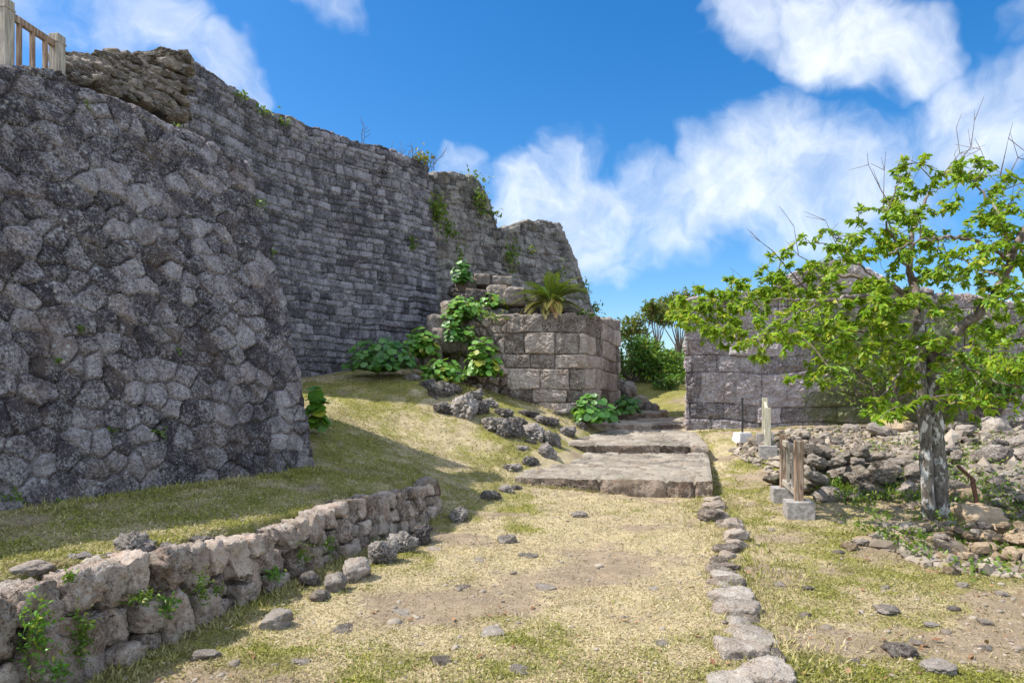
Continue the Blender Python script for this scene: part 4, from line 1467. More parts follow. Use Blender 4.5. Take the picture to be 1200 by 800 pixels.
def tuft(name, label, p, w, h, n, L, mat, seed, group, out=(.6, -.5, .3), cat='plant'):
    """creeping tuft: leaves on thin stems that run out from the middle"""
    rr = np.random.default_rng(seed)
    O = rr.normal(size=(n, 3)) * np.array([w / 3.2, w / 3.2, h / 3.0])
    D = unit(rr.normal(size=(n, 3)) + np.array(out) * 1.1)
    B = basis(D, unit(rr.normal(size=(n, 3)) + np.array([0, 0, 1.2])))
    S = L * rr.uniform(.6, 1.3, n)
    V = np.einsum('nij,njk->nik', LEAF_V[None] * S[:, None, None], B) + O[:, None, :]
    m = len(LEAF_V)
    Fc = [(LEAF_F[None] + (np.arange(n) * m)[:, None, None]).reshape(-1, 3)]
    Vs = [V.reshape(-1, 3)]
    # stems: thin three-sided strips chained from leaf to nearest leaf that lies closer to the middle
    order = np.argsort((O ** 2).sum(1))
    base = n * m
    for r_, k in enumerate(order[1:], 1):
        prev = order[:r_]
        j = prev[np.argmin(((O[prev] - O[k]) ** 2).sum(1))]
        wv = np.array([.003, .002, .004])
        Vs.append(np.array([O[j] - wv, O[j] + wv, O[k]]))
        Fc.append(np.array([[base, base + 1, base + 2]]))
        base += 3
    rnd = np.concatenate([np.repeat(rr.random(n), m), np.full((n - 1) * 3, .2)])
    o = link(name, raw_mesh(name, np.concatenate(Vs), np.concatenate(Fc), {'rnd': rnd}), mat)
    o.location = p
    return tag(o, label, cat, group)


def on_wall(G, px, py):
    """point of a wall grid whose picture is nearest the pixel"""
    P = G.reshape(-1, 3)
    P = P[P[:, 1] > 1]
    X = 600 + P[:, 0] / P[:, 1] * F
    Y = H0 - (P[:, 2] - CZ) / P[:, 1] * F
    d = (X - px) ** 2 + (Y - py) ** 2
    c = np.where(d < d.min() + 9)[0]
    return P[c[np.argmin(P[c, 1])]]


for k, (G, px, py, w, h, n, L, lab) in enumerate([
    (G_bast, 303, 237, 18, 8, 40, .06, 'small fern at the upper right edge of the bastion'),
    (G_bast, 326, 296, 6, 14, 26, .05, 'thin fern tuft lower on the right edge of the bastion'),
    (G_bast, 70, 423, 10, 6, 22, .045, 'green sprig low in the left part of the bastion face'),
    (G_bast, 94, 383, 8, 10, 22, .045, 'fern sprig above the low sprig on the bastion face'),
    (G_bast, 210, 410, 6, 8, 14, .04, 'tiny sprig in the middle of the bastion face'),
    (G_bast, 105, 122, 14, 6, 20, .045, 'pale green tuft high on the bastion face under the loose stones'),
    (G_bast, 210, 141, 8, 6, 12, .045, 'yellowish tuft near the top edge of the bastion'),
    (G_bast, 12, 582, 22, 12, 40, .05, 'weeds at the foot of the bastion by the left picture edge'),
    (G_bast, 186, 508, 12, 8, 22, .045, 'sprig in a joint low on the bastion'),
    (G_bast, 132, 503, 10, 8, 18, .04, 'tiny fern in a joint left of the low sprig on the bastion'),
    (G_bast, 70, 590, 14, 8, 24, .045, 'grass tuft at the bastion foot right of the edge weeds'),
    (G_tall, 282, 112, 18, 6, 40, .10, 'green tuft on the top edge of the tall wall, nearest the loose stones'),
    (G_tall, 308, 130, 22, 7, 50, .11, 'largest green tuft on the sloping top edge of the tall wall'),
    (G_tall, 330, 140, 16, 6, 30, .10, 'green tuft right of the largest one on the tall wall top'),
    (G_tall, 485, 287, 8, 14, 40, .12, 'yellow green sprig on the fold of the tall wall'),
    (G_tower, 512, 252, 22, 34, 260, .15, 'long green fern streak hanging high on the end wall'),
    (G_tower, 528, 272, 16, 20, 110, .13, 'fern tuft below the long fern streak on the end wall'),
    (G_tower, 563, 240, 16, 36, 190, .14, 'green growth down the broken edge of the end wall'),
    (G_tower, 582, 252, 12, 10, 40, .14, 'tuft sticking out of the broken edge against the sky'),
    (G_tower, 600, 302, 14, 36, 150, .14, 'faint fern streak right of the notch in the end wall'),
    (G_tower, 556, 208, 20, 10, 40, .12, 'weeds on the highest broken stones of the end wall'),
    (G_tower, 625, 295, 8, 12, 24, .12, 'small weed on the right part of the end wall'),
    (G_tower, 688, 340, 10, 20, 40, .14, 'weeds on the leaning right edge of the end wall'),
    (G_tower, 703, 362, 14, 12, 50, .15, 'bushy tuft at the lower right edge of the end wall'),
    (G_tower, 660, 320, 16, 20, 40, .12, 'scattered weeds behind the cycad on the end wall'),
    (G_tower, 540, 300, 10, 30, 40, .13, 'thin fern streak beside the dark bush on the end wall'),
    (G_gate, 690, 365, 30, 5, 40, .12, 'dry grass on the top corner of the gate pier'),
    (G_gate, 537, 416, 12, 12, 24, .10, 'small green sprig on the broken face of the gate wall'),
    (G_gate, 575, 372, 40, 8, 90, .10, 'weeds along the top of the gate wall left of the cycad'),
    (G_gate, 640, 490, 60, 8, 110, .08, 'weeds along the foot of the gate wall front'),
    (G_right, 870, 343, 60, 6, 60, .10, 'pale weeds along the top of the right wall'),
]):
    p = on_wall(G, px, py)
    s = p[1] / F
    tuft('wall_fern', lab, tuple(p), w * s, h * s, n, L, M_FERN, 700 + k, 'ferns and tufts on the walls')


def bare_shrub(name, label, p, n, hgt, spread, seed, mat=None, dirv=(0, 0, 1), group=None, cat='shrub'):
    rr = np.random.default_rng(seed)
    paths = []
    for k in range(n):
        b0 = rr.normal(size=3) * np.array([spread, spread * .5, 0])
        d = unit(np.array(dirv) + rr.normal(size=3) * .3)
        L = hgt * rr.uniform(.5, 1.1)
        P = [b0 + d * L * f + rr.normal(size=3) * .02 * hgt for f in np.linspace(0, 1, 5)]
        paths.append((np.array(P), np.linspace(.012, .004, 5)))
        for j in range(3):
            q = P[2 + j % 3]
            d2 = unit(d + rr.normal(size=3) * .6)
            paths.append((np.array([q, q + d2 * L * .25, q + d2 * L * .4 + [0, 0, .03]]), [.006, .005, .003]))
    V, Fq = tubes(paths, 5)
    o = link(name, raw_mesh(name, V, Fq), mat or M_TWIG)
    o.location = p
    return tag(o, label, cat, group)


for px, py, n, h, sp, lab in [(485, 190, 7, .55, .18, 'leafless twiggy shrub on the corner of the tall wall top'), (500, 196, 8, .35, .3, 'low dry shrub between the tall wall and the end wall'), (516, 194, 4, .55, .06, 'single bare stem standing on the end of the tall wall'), (428, 166, 2, .5, .03, 'thin lone bare stem on the tall wall top')]:
    p = on_wall(G_tall, px, py)
    bare_shrub('dry_shrub', lab, (p[0] - .1, p[1] + .15, p[2]), n, h, sp, px, group='dry shrubs on the wall top')
p = on_wall(G_tall, 497, 190)
tuft('dry_weed', 'yellowed weeds under the dry shrubs on the wall top', (p[0], p[1], p[2] + .1), .6, .25, 90, .14, M_CYCAD_OLD, 66, 'ferns and tufts on the walls', (0, -.2, .8))


# cycad
def cycad(p):
    root = empty('cycad', p, 'cycad palm with stiff feathery fronds and a brown trunk on the gate pier', 'cycad')
    root.scale = (1.22, 1.22, 1.15)
    bm = bmesh.new()
    bmesh.ops.create_cone(bm, segments=14, radius1=.15, radius2=.13, depth=.42, cap_ends=True, matrix=Matrix.Translation((0, 0, .12)))
    bmesh.ops.subdivide_edges(bm, edges=bm.edges[:], cuts=5, use_grid_fill=True)
    for v in bm.verts:
        a = math.atan2(v.co.y, v.co.x)
        k = 1 + .16 * math.sin(a * 7 + v.co.z * 34) * math.sin(v.co.z * 44)
        v.co.x *= k
        v.co.y *= k
    bm_obj('trunk', bm, simple_mat('cycad_trunk', (0.05, 0.028, 0.02), (0.14, 0.075, 0.05), 30, bump=.8), root, True)
    rr = np.random.default_rng(4)
    n_up, n_old = 44, 20
    for k in range(n_up + n_old):
        old = k >= n_up
        az = k * 2.39996 + rr.uniform(-.2, .2)
        el = rr.uniform(-.45, .12) if old else rr.uniform(.25, 1.25)
        L = rr.uniform(.62, .82) if old else rr.uniform(.62, .85)
        m = 14
        P = []
        cur = np.array([.08 * math.cos(az), .08 * math.sin(az), .33])
        e = el
        for j in range(m):
            P.append(cur.copy())
            d = np.array([math.cos(az) * math.cos(e), math.sin(az) * math.cos(e), math.sin(e)])
            cur = cur + d * L / (m - 1)
            e -= (.085 if not old else .075)
        P = np.array(P)
        T = unit(np.gradient(P, axis=0))
        side = unit(np.cross(T, np.array([[0, 0, 1.0]])))
        up = np.cross(side, T)
        f = np.linspace(0.12, 1, 30)
        ip = np.stack([np.interp(f, np.linspace(0, 1, m), P[:, c]) for c in range(3)], 1)
        iT = np.stack([np.interp(f, np.linspace(0, 1, m), T[:, c]) for c in range(3)], 1)
        iS = np.stack([np.interp(f, np.linspace(0, 1, m), side[:, c]) for c in range(3)], 1)
        iU = np.stack([np.interp(f, np.linspace(0, 1, m), up[:, c]) for c in range(3)], 1)
        O, D, U, S = [], [], [], []
        ln = .17 * np.sin(np.clip(f * 1.05, 0, 1) * math.pi * .86 + .25)
        for sg in (-1, 1):
            O.append(ip)
            D.append(unit(iS * sg * 1.0 + iT * .75 + iU * .35))
            U.append(iU)
            S.append(ln)
        O, D, U, S = map(np.concatenate, (O, D, U, S))
        S3 = np.stack([S, np.full(len(S), .12), S * .5], 1)
        fr = scatter('frond', BLADE_V, BLADE_F, O, basis(D, U), S3, M_CYCAD_OLD if old else M_CYCAD, root, rnd=np.full(len(O), rr.random()))
        Vt, Ft = tubes([(P, np.linspace(.012, .004, m))], 4)
        link('midrib', raw_mesh('midrib', Vt, Ft), M_CYCAD_OLD, fr)
        if old:
            fr['label'] = 'yellowing drooping old frond'
    return root


pc = at(646, 366, 16.75)
cycad((pc[0], pc[1], 3.66))


# ------------------------------------------------------------------ the cherry tree
def tree():
    TB = ground_at(1095, 606)
    Y0 = TB[1]
    root = empty('tree', TB, 'leaning twin-trunked tree with pale lichened bark and fresh green leaves on the right', 'tree')
    rr = np.random.default_rng(21)

    def P(px, py, dy=0.0):
        return at(px, py, Y0 + dy) - TB

    def spline(pts, n):
        pts = np.array(pts)
        t = np.linspace(0, 1, len(pts))
        tt = np.linspace(0, 1, n)
        # catmull-rom through the points
        out = []
        for v in tt:
            s = v * (len(pts) - 1)
            i = min(int(s), len(pts) - 2)
            f = s - i
            p0, p1, p2, p3_ = pts[max(i - 1, 0)], pts[i], pts[i + 1], pts[min(i + 2, len(pts) - 1)]
            out.append(.5 * ((2 * p1) + (-p0 + p2) * f + (2 * p0 - 5 * p1 + 4 * p2 - p3_) * f * f + (-p0 + 3 * p1 - 3 * p2 + p3_) * f ** 3))
        return np.array(out)

    trunk_paths = [
        ([P(1090, 612, -.03), P(1086, 560, -.03), P(1084, 500, -.02), P(1079, 450), P(1078, 400, .1), P(1076, 360, .2)], (.080, .056)),
        ([P(1102, 612, .04), P(1101, 560, .03), P(1096, 500, .03), P(1092, 450, .05), P(1090, 410, .1), P(1086, 380, .15)], (.100, .076)),
    ]
    limbs = [
        ([P(1092, 440, .05), P(1100, 412, -.05), P(1125, 385, -.2), P(1150, 362, -.3), P(1170, 340, -.4), P(1184, 310, -.45), P(1192, 285, -.5), P(1215, 250, -.5)], (.085, .05)),
        ([P(1078, 395, .1), P(1074, 350, .3), P(1066, 310, .5), P(1072, 265, .7), P(1090, 225, .8)], (.075, .02)),
        ([P(1080, 378, .1), P(1050, 380, -.2), P(1020, 386, -.5), P(995, 392, -.8)], (.045, .012)),
        ([P(1080, 360, .15), P(1040, 350, -.3), P(1000, 348, -.6), P(960, 354, -.9), P(935, 352, -1.0), P(905, 350, -1.1)], (.055, .016)),
        ([P(1076, 352, .2), P(1030, 330, .3), P(985, 322, .5), P(945, 330, .7), P(890, 345, .9), P(840, 360, .8), P(800, 372, .6)], (.05, .009)),
        ([P(1180, 305, -.45), P(1150, 285, -.7), P(1110, 278, -.9), P(1070, 285, -1.0), P(1040, 300, -1.0)], (.035, .010)),
        ([P(1176, 325, -.4), P(1150, 315, .0), P(1120, 300, .3), P(1095, 290, .6)], (.03, .008)),
        ([P(1086, 400, .1), P(1060, 430, -.6), P(1040, 455, -1.0), P(1022, 478, -1.2)], (.03, .008)),
        ([P(1184, 310, -.45), P(1175, 260, -.2), P(1150, 225, .1), P(1130, 205, .2)], (.035, .008)),
        ([P(1100, 412, -.05), P(1130, 430, -.6), P(1165, 445, -1.0), P(1195, 455, -1.2)], (.03, .008)),
        ([P(1074, 330, .35), P(1050, 290, .1), P(1040, 250, -.1), P(1058, 205, -.2)], (.03, .008)),
        ([P(1030, 330, .3), P(1000, 305, .2), P(985, 285, .1), P(970, 270, 0)], (.018, .005)),
        ([P(960, 354, -.9), P(920, 375, -1.3), P(890, 395, -1.5)], (.015, .005)),
        ([P(1192, 285, -.5), P(1220, 320, -.9), P(1225, 380, -1.1), P(1200, 420, -1.2)], (.03, .008)),
    ]
    tp = []
    nodes = []
    for pts, (r0, r1) in trunk_paths:
        c = spline(pts, 26)
        rad = np.linspace(r0, r1, 26) * (1 + .06 * np.sin(np.arange(26) * 1.3))
        rad[:3] *= np.array([1.5, 1.22, 1.08])
        tp.append((c, rad))
    V, Fq = tubes(tp, 20)
    d = fbm(V * 9, 4, seed=77) * .014 + fbm(V * 26, 3, seed=78) * .006
    cen = V.mean(0)
    V = V + unit(V - np.array([0, 0, 0]) - np.stack([np.interp(V[:, 2], tp[0][0][:, 2], tp[0][0][:, 0]), np.interp(V[:, 2], tp[0][0][:, 2], tp[0][0][:, 1]), V[:, 2]], 1)) * d[:, None]
    link('trunk', raw_mesh('trunk', V, Fq), M_BARK, root)
    lp = []
    for pts, (r0, r1) in limbs:
        n = 6 * len(pts)
        c = spline(pts, n)
        c[1:] += rr.normal(size=c[1:].shape) * .012
        lp.append((c, np.linspace(r0, r1, n) * (.85 if r0 > .06 else .68)))
        nodes.append(c[n // 4:])
    for c, rad in lp:
        V, Fq = tubes([(c, rad)], 9)
        link('limb', raw_mesh('limb', V, Fq), M_BARK_UP, root)
    # clumps that fill the crown: px, py, rx, ry (px), depth offset, count
    crown = [(1135, 235, 60, 40, .1, 18), (1075, 225, 35, 40, .2, 13), (1065, 275, 40, 35, .0, 15), (1165, 280, 45, 30, -.3, 12), (1120, 300, 50, 25, -.5, 12), (1185, 230, 35, 30, -.3, 9),
             (1040, 320, 45, 30, -.2, 16), (985, 330, 45, 28, .1, 16), (940, 335, 45, 25, .4, 15), (890, 348, 45, 24, .7, 15), (840, 368, 38, 20, .8, 12), (800, 362, 24, 12, .7, 8), (850, 388, 45, 22, .4, 10),
             (1000, 365, 60, 25, -.7, 16), (940, 380, 50, 22, -1.0, 13), (1060, 365, 40, 28, -.6, 10), (1000, 405, 50, 28, -.6, 14), (1050, 430, 45, 30, -.6, 12), (1030, 480, 30, 12, -1.1, 8), (960, 420, 40, 20, -.4, 7),
             (1150, 425, 55, 35, -.8, 18), (1185, 380, 40, 35, -.9, 13), (1140, 375, 35, 22, .3, 8), (1180, 450, 45, 35, -1.0, 14), (1130, 470, 35, 30, -.5, 10), (1110, 340, 40, 25, .5, 8), (970, 285, 30, 25, .1, 6), (1020, 290, 30, 20, .3, 7), (915, 310, 25, 15, .5, 5), (1205, 310, 30, 40, -.7, 8), (1085, 395, 30, 20, -.5, 6), (870, 340, 50, 20, .5, 9), (830, 385, 40, 14, .5, 7), (910, 405, 40, 22, -.6, 9), (960, 445, 35, 18, -.8, 6), (1090, 455, 30, 18, -.9, 6), (1195, 340, 30, 40, -.4, 9), (1150, 340, 40, 20, -.5, 8), (1035, 265, 40, 25, .1, 8), (1150, 200, 30, 18, .2, 6)]
    tgt = []
    for px, py, rx, ry, dy, n in crown:
        for _ in range(int(n * (1.6 if py > 395 or px > 1100 else 2.0))):
            a = rr.uniform(0, 6.28)
            q = math.sqrt(rr.random()) * 1.12
            tgt.append(P(px + rx * q * math.cos(a), py + ry * q * math.sin(a), dy + rr.normal() * .45))
    tgt = np.array(tgt)
    NN = np.concatenate(nodes)
    dist = np.array([np.min(((NN - t_) ** 2).sum(1)) for t_ in tgt])
    twigs, LO, LD = [], [], []
    for k in np.argsort(dist):
        t_ = tgt[k]
        dd = ((NN - t_) ** 2).sum(1)
        j = np.argmin(dd)
        a = NN[j]
        L = math.sqrt(dd[j])
        mid = (a + t_) / 2 + rr.normal(size=3) * .12 * L + np.array([0, 0, .06 * L])
        c = np.array([a, a * .55 + mid * .45, mid * .8 + t_ * .2, mid * .35 + t_ * .65, t_])
        c[1:4] += rr.normal(size=(3, 3)) * .02
        r0 = min(.012, .004 + .008 * L)
        twigs.append((c, np.linspace(r0, .0025, 5)))
        NN = np.concatenate([NN, c[1:]])
        nl = rr.integers(20, 36)
        f = rr.beta(1.7, 1.0, nl)
        pos = np.stack([np.interp(f, np.linspace(0, 1, 5), c[:, i]) for i in range(3)], 1)
        dr = unit(t_ - a)[None] * .5 + rr.normal(size=(nl, 3)) * np.array([.8, .8, .35]) + np.array([0, 0, -.28])
        LO.append(pos)
        LD.append(unit(dr))
        if rr.random() < .35:   # a leafless spur
            e = t_ + unit(t_ - a + rr.normal(size=3) * .3) * rr.uniform(.1, .3)
            twigs.append((np.array([t_, (t_ + e) / 2 + rr.normal(size=3) * .02, e]), [.003, .0025, .002]))
    # long bare shoots above the crown
    for pts in [[(1085, 255), (1105, 215), (1122, 180), (1126, 150)], [(1122, 180), (1135, 165), (1140, 143)], [(1105, 215), (1075, 195), (1050, 192)], [(1060, 300), (1045, 240), (1030, 205)], [(1050, 260), (1030, 230), (1028, 193)],
                [(1130, 230), (1150, 200), (1155, 178)], [(1170, 235), (1190, 215), (1215, 195)], [(1000, 320), (975, 290), (968, 258)], [(960, 320), (938, 292), (935, 262)], [(945, 330), (910, 292), (893, 285)], [(1175, 190), (1190, 183), (1230, 190)], [(1190, 183), (1180, 165), (1230, 200)]]:
        q = np.array([P(a, b, .2) for a, b in pts]) + rr.normal(size=(len(pts), 3)) * .04
        q[0] = NN[np.argmin(((NN - q[0]) ** 2).sum(1))]
        twigs.append((q, np.linspace(.009, .003, len(q))))
        for _ in range(3):
            i = rr.integers(1, len(q))
            e = q[i] + unit(q[i] - q[i - 1] + rr.normal(size=3) * .7 * np.linalg.norm(q[i] - q[i - 1])) * rr.uniform(.15, .35)
            twigs.append((np.array([q[i], e]), [.004, .002]))
    V, Fq = tubes(twigs, 5)
    link('twigs', raw_mesh('twigs', V, Fq), M_TWIG, root)
    O, D = np.concatenate(LO), np.concatenate(LD)
    n = len(O)
    U = unit(rr.normal(size=(n, 3)) * .5 + np.array([0, 0, 1.0]))
    S = rr.uniform(.055, .105, n)
    scatter('crown', LEAF_V, LEAF_F, O, basis(D, U), np.stack([S, S * 1.0, S], 1), M_LEAF, root, rnd=rr.random(n))
    return root


tree()


# ------------------------------------------------------------------ shrubs and trees beyond
def leafy(name, label, cat, p, w, d, h, n, L, mat, seed, group=None, trunk=0.0, lobes=7, parts=True):
    """shrub or small tree: stems to several lobes, leaves spread through each lobe"""
    rr = np.random.default_rng(seed)
    root = empty(name, p, label, cat, group)
    cs, O, paths = [], [], []
    for k in range(lobes):
        c = np.array([rr.uniform(-.36, .36) * w, rr.uniform(-.36, .36) * d, trunk + (h - trunk) * rr.uniform(.25, .85)])
        rad = np.array([w, d, (h - trunk) * .8]) * rr.uniform(.16, .30)
        m = n // lobes
        u = unit(rr.normal(size=(m, 3))) * (rr.random((m, 1)) ** .45)
        O.append(c + u * rad + rr.normal(size=(m, 3)) * .05)
        b0 = np.array([rr.normal() * .03, rr.normal() * .03, -.05])
        fork = np.array([c[0] * .2, c[1] * .2, max(trunk * .8, .1 * h)])
        paths.append((np.array([b0, fork, (fork + c) / 2 + rr.normal(size=3) * .06, c]), [.03 + .01 * h, .03, .02, .006]))
        for j in range(5):
            e = O[-1][rr.integers(0, m)]
            paths.append((np.array([c * .8 + fork * .2, (c + e) / 2, e]), [.012, .008, .004]))
    O = np.concatenate(O)
    O[:, 2] = np.maximum(O[:, 2], .02)
    n2 = len(O)
    D = unit(rr.normal(size=(n2, 3)) + unit(O - np.array([0, 0, h * .4])) * .7)
    U = unit(rr.normal(size=(n2, 3)) * .5 + np.array([0, 0, 1.0]))
    scatter('crown', LEAF_V, LEAF_F, O, basis(D, U), L * rr.uniform(.6, 1.3, n2), mat, root, rnd=rr.random(n2))
    V, Fq = tubes(paths, 6)
    link('trunk' if trunk else 'stem', raw_mesh('stem', V, Fq), M_TWIG, root)
    return root


def gleaf(name, label, cat, px, Y, w, h, n, L, mat, seed, trunk=0.0, lobes=7, dz=-.1, d=None):
    x = (px - 600) / F * Y
    return leafy(name, label, cat, (x, Y, gz(x, Y) + dz), w, d or w * .8, h, n, L, mat, seed, 'plants beyond the gate' if Y > 19 else None, trunk, lobes)


gleaf('shrub', 'broad glossy shrub directly behind the far end of the gate pier', 'shrub', 742, 25.5, 2.6, 2.0, 2600, .16, M_BUSH, 1, lobes=12)
gleaf('shrub', 'dense green creeper bush in the middle of the gate opening', 'shrub', 768, 27.0, 2.6, 1.6, 2600, .16, M_BUSH, 2, lobes=12)
gleaf('shrub', 'dark leafy shrub against the edge of the right wall', 'shrub', 796, 25.0, 2.2, 1.3, 2200, .16, M_BUSH, 3, lobes=10)
gleaf('shrub', 'low creeper spilling down the grassy bank beyond the gate', 'shrub', 785, 23.6, 1.5, .55, 900, .13, M_BUSH, 4, lobes=8)
gleaf('small_tree', 'thin twiggy tree rising beside the gate pier against the sky', 'tree', 738, 30.0, 2.4, 3.2, 1100, .18, M_OLIVE, 5, trunk=1.4, lobes=8)
gleaf('small_tree', 'small tree with a pale stem in the middle of the gate opening', 'tree', 770, 29.0, 1.9, 3.6, 900, .18, M_OLIVE, 6, trunk=2.2, lobes=7)
gleaf('small_tree', 'reddish leaning tree half hidden by the right wall edge', 'tree', 797, 31.0, 3.2, 4.6, 1500, .18, M_OLIVE, 7, trunk=2.6, lobes=9)
gleaf('shrub', 'mid green bush behind the right wall corner', 'shrub', 792, 33.0, 3.5, 2.6, 2000, .2, M_OLIVE, 8, lobes=9)
gleaf('shrub', 'distant bush filling the gap behind the twiggy tree', 'shrub', 750, 36.0, 5.0, 1.9, 2200, .22, M_BUSH, 9, lobes=11)
# bushes before the right wall
gleaf('shrub', 'bushy green shrub growing before the right wall behind the trunk', 'shrub', 1160, 14.6, 2.6, 1.7, 2600, .12, M_BUSH, 10, trunk=.4, lobes=12, dz=.1)
gleaf('shrub', 'thin olive shrub against the mossy part of the right wall', 'shrub', 1035, 15.3, 2.2, 1.9, 700, .10, M_FERN, 11, trunk=.4, lobes=9, dz=.05, d=.6)
for k, (px, py, w, h, n, lab) in enumerate([(985, 430, 70, 50, 260, 'creeping vine left on the mossy right wall'), (1050, 400, 80, 50, 300, 'creeping vine in the middle of the mossy right wall'), (1040, 455, 70, 30, 200, 'creeping vine low on the mossy right wall'), (1150, 410, 70, 60, 300, 'creeping vine near the right end of the right wall')]):
    p = at(px, py, 15.9)
    tuft('wall_vine', lab, tuple(p), w * .02, h * .02, n, .10, M_FERN, 760 + k, 'vines on the right wall', (0, -1, .2), 'vine')


# ------------------------------------------------------------------ weeds in the low wall, grass, pebbles, litter
def low_wall_weeds():
    rr = np.random.default_rng(9)
    for k, (px, py, w, h, n, lab) in enumerate([
        (40, 740, 26, 60, 150, 'mossy weeds in the left joints of the low wall'), (95, 745, 20, 40, 110, 'weeds left of the large block in the low wall'), (165, 700, 24, 12, 60, 'weeds over the top corner of the large block'),
        (195, 710, 20, 22, 80, 'weed patch right of the large block'), (235, 690, 14, 26, 60, 'thin weeds in a joint of the low wall middle'), (255, 690, 10, 8, 20, 'small bright weed in the low wall middle'),
        (320, 672, 16, 14, 50, 'weeds low in the wall before the foot row begins'), (355, 650, 14, 22, 50, 'weeds in a joint above the foot row of boulders'), (385, 640, 14, 18, 40, 'weeds in the wall above the middle boulder'),
        (60, 790, 30, 26, 90, 'weeds at the bottom left foot of the low wall'), (80, 675, 10, 8, 30, 'sprig on the low wall below the flat pale stone'), (440, 635, 18, 10, 40, 'grass at the wall foot behind the boulder row')]):
        # on the outer face of the low wall
        u = (px - 600) / F
        # x = u*y on the line W0 + WD*t (slightly towards the path)
        A = W0 - WN * 0.07
        tpar = (u * A[1] - A[0]) / (WD[0] - u * WD[1])
        q = A + WD * tpar
        z = CZ - (py - H0) / F * q[1]
        s = q[1] / F
        tuft('wall_weed', lab, (q[0], q[1], z), w * s, h * s, int(n * 1.5), .032, M_FERN if k % 3 else M_ROUND, 800 + k, 'weeds in the low drystone wall', (.8, -.3, .3))


low_wall_weeds()


def blade_mat():
    m, t, b, out = new_mat('grass_blade')
    r = t.n('ShaderNodeAttribute', attribute_name='rnd').outputs['Fac']
    g = t.n('ShaderNodeAttribute', attribute_name='green').outputs['Fac']
    straw = t.mix(r, (0.41, 0.32, 0.165), (0.63, 0.53, 0.325))
    gr = t.mix(r, (0.12, 0.145, 0.018), (0.36, 0.35, 0.065))
    col = t.mix(g, straw, gr)
    bn = t.n('ShaderNodeAttribute', attribute_name='bare').outputs['Fac']
    col = t.mix(t.math('MULTIPLY', bn, 0.75), col, t.mix(r, (0.24, 0.17, 0.10), (0.50, 0.39, 0.27)))
    t.set(b, 'Base Color', col)
    b.inputs['Roughness'].default_value = 0.7
    tr = t.n('ShaderNodeBsdfTranslucent')
    t.set(tr, 'Color', col)
    mx = t.n('ShaderNodeMixShader', ins={0: 0.3})
    t.t.links.new(b.outputs[0], mx.inputs[1])
    t.t.links.new(tr.outputs[0], mx.inputs[2])
    t.t.links.new(mx.outputs[0], out.inputs[0])
    return m


def sample_ground(n, rr, ymin=2.9, ymax=26.0, power=1.35):
    """points over the visible ground, denser near the viewer"""
    a, b = ymin ** (1 - power), ymax ** (1 - power)
    y = (a + (b - a) * rr.random(n)) ** (1 / (1 - power))
    x = rr.uniform(-.86, .9, n) * y
    return x, y


def in_steps(x, y):
    lo = 0.05 + (y - 11.2) * .27
    hi = 3.22 + (y - 11) * .265
    return (y > 11.0) & (x > lo) & (x < hi) & (y < 16.5)


def grass():
    rr = np.random.default_rng(33)
    n = 520000
    x, y = sample_ground(n, rr)
    g = green_mask(x, y)
    br = bare_mask(x, y)
    keep = ~in_steps(x, y) & (rr.random(n) > np.clip((br - .3) * 1.6, 0, .85))
    X = np.stack([x, y], 1)
    sd = (X - W0) @ WN
    keep &= ~((sd > -0.02) & (sd < .20) & (y < 9.0))
    # behind the castle faces nothing grows
    keep &= ~((x < -2.55 + (y - 9.07) * .43) & (y < 9.3)) & ~((x < -3.4) & (y < 11.0) & (y >= 9.3)) & ~((y > 15.9) & ((x < 1.7) | (x > 4.0)) & (y < 19)) & ~((y >= 19) & ((x < 3.2) | (x > .29 * y)))
    keep &= ~((x < -4.0 + (y - 16) * .9) & (y > 10.5))
    x, y, g = x[keep], y[keep], g[keep]
    n = len(x)
    z = terrain(x, y)
    gb = np.clip(g + rr.normal(size=n) * .28, 0, 1)
    gb = sstep(.30, .75, gb)
    lie = rr.random(n)
    D = unit(np.stack([rr.normal(size=n), rr.normal(size=n), .25 + .9 * gb * rr.random(n) + .35 * lie], 1))
    U = unit(rr.normal(size=(n, 3)) * .6 + np.array([0, 0, 1.0]))
    far = np.clip(y / 6, .8, 2.0)
    L = rr.uniform(.014, .038, n) * (0.75 + .5 * far)
    Wd = rr.uniform(.03, .06, n) * (.6 + .8 * far)
    o = scatter('grass', BLADE_V, BLADE_F, np.stack([x, y, z - .004], 1), basis(D, U), np.stack([L, Wd, L], 1), blade_mat(), rnd=rr.random(n), extra={'green': gb, 'bare': np.clip(br[keep] * 1.2 + .5 * fbm(p3(x, y) * 2.2, 3, seed=61), 0, 1)}, smooth=False)
    tag(o, 'short dry grass of the path and slopes', 'grass', kind='stuff')


grass()


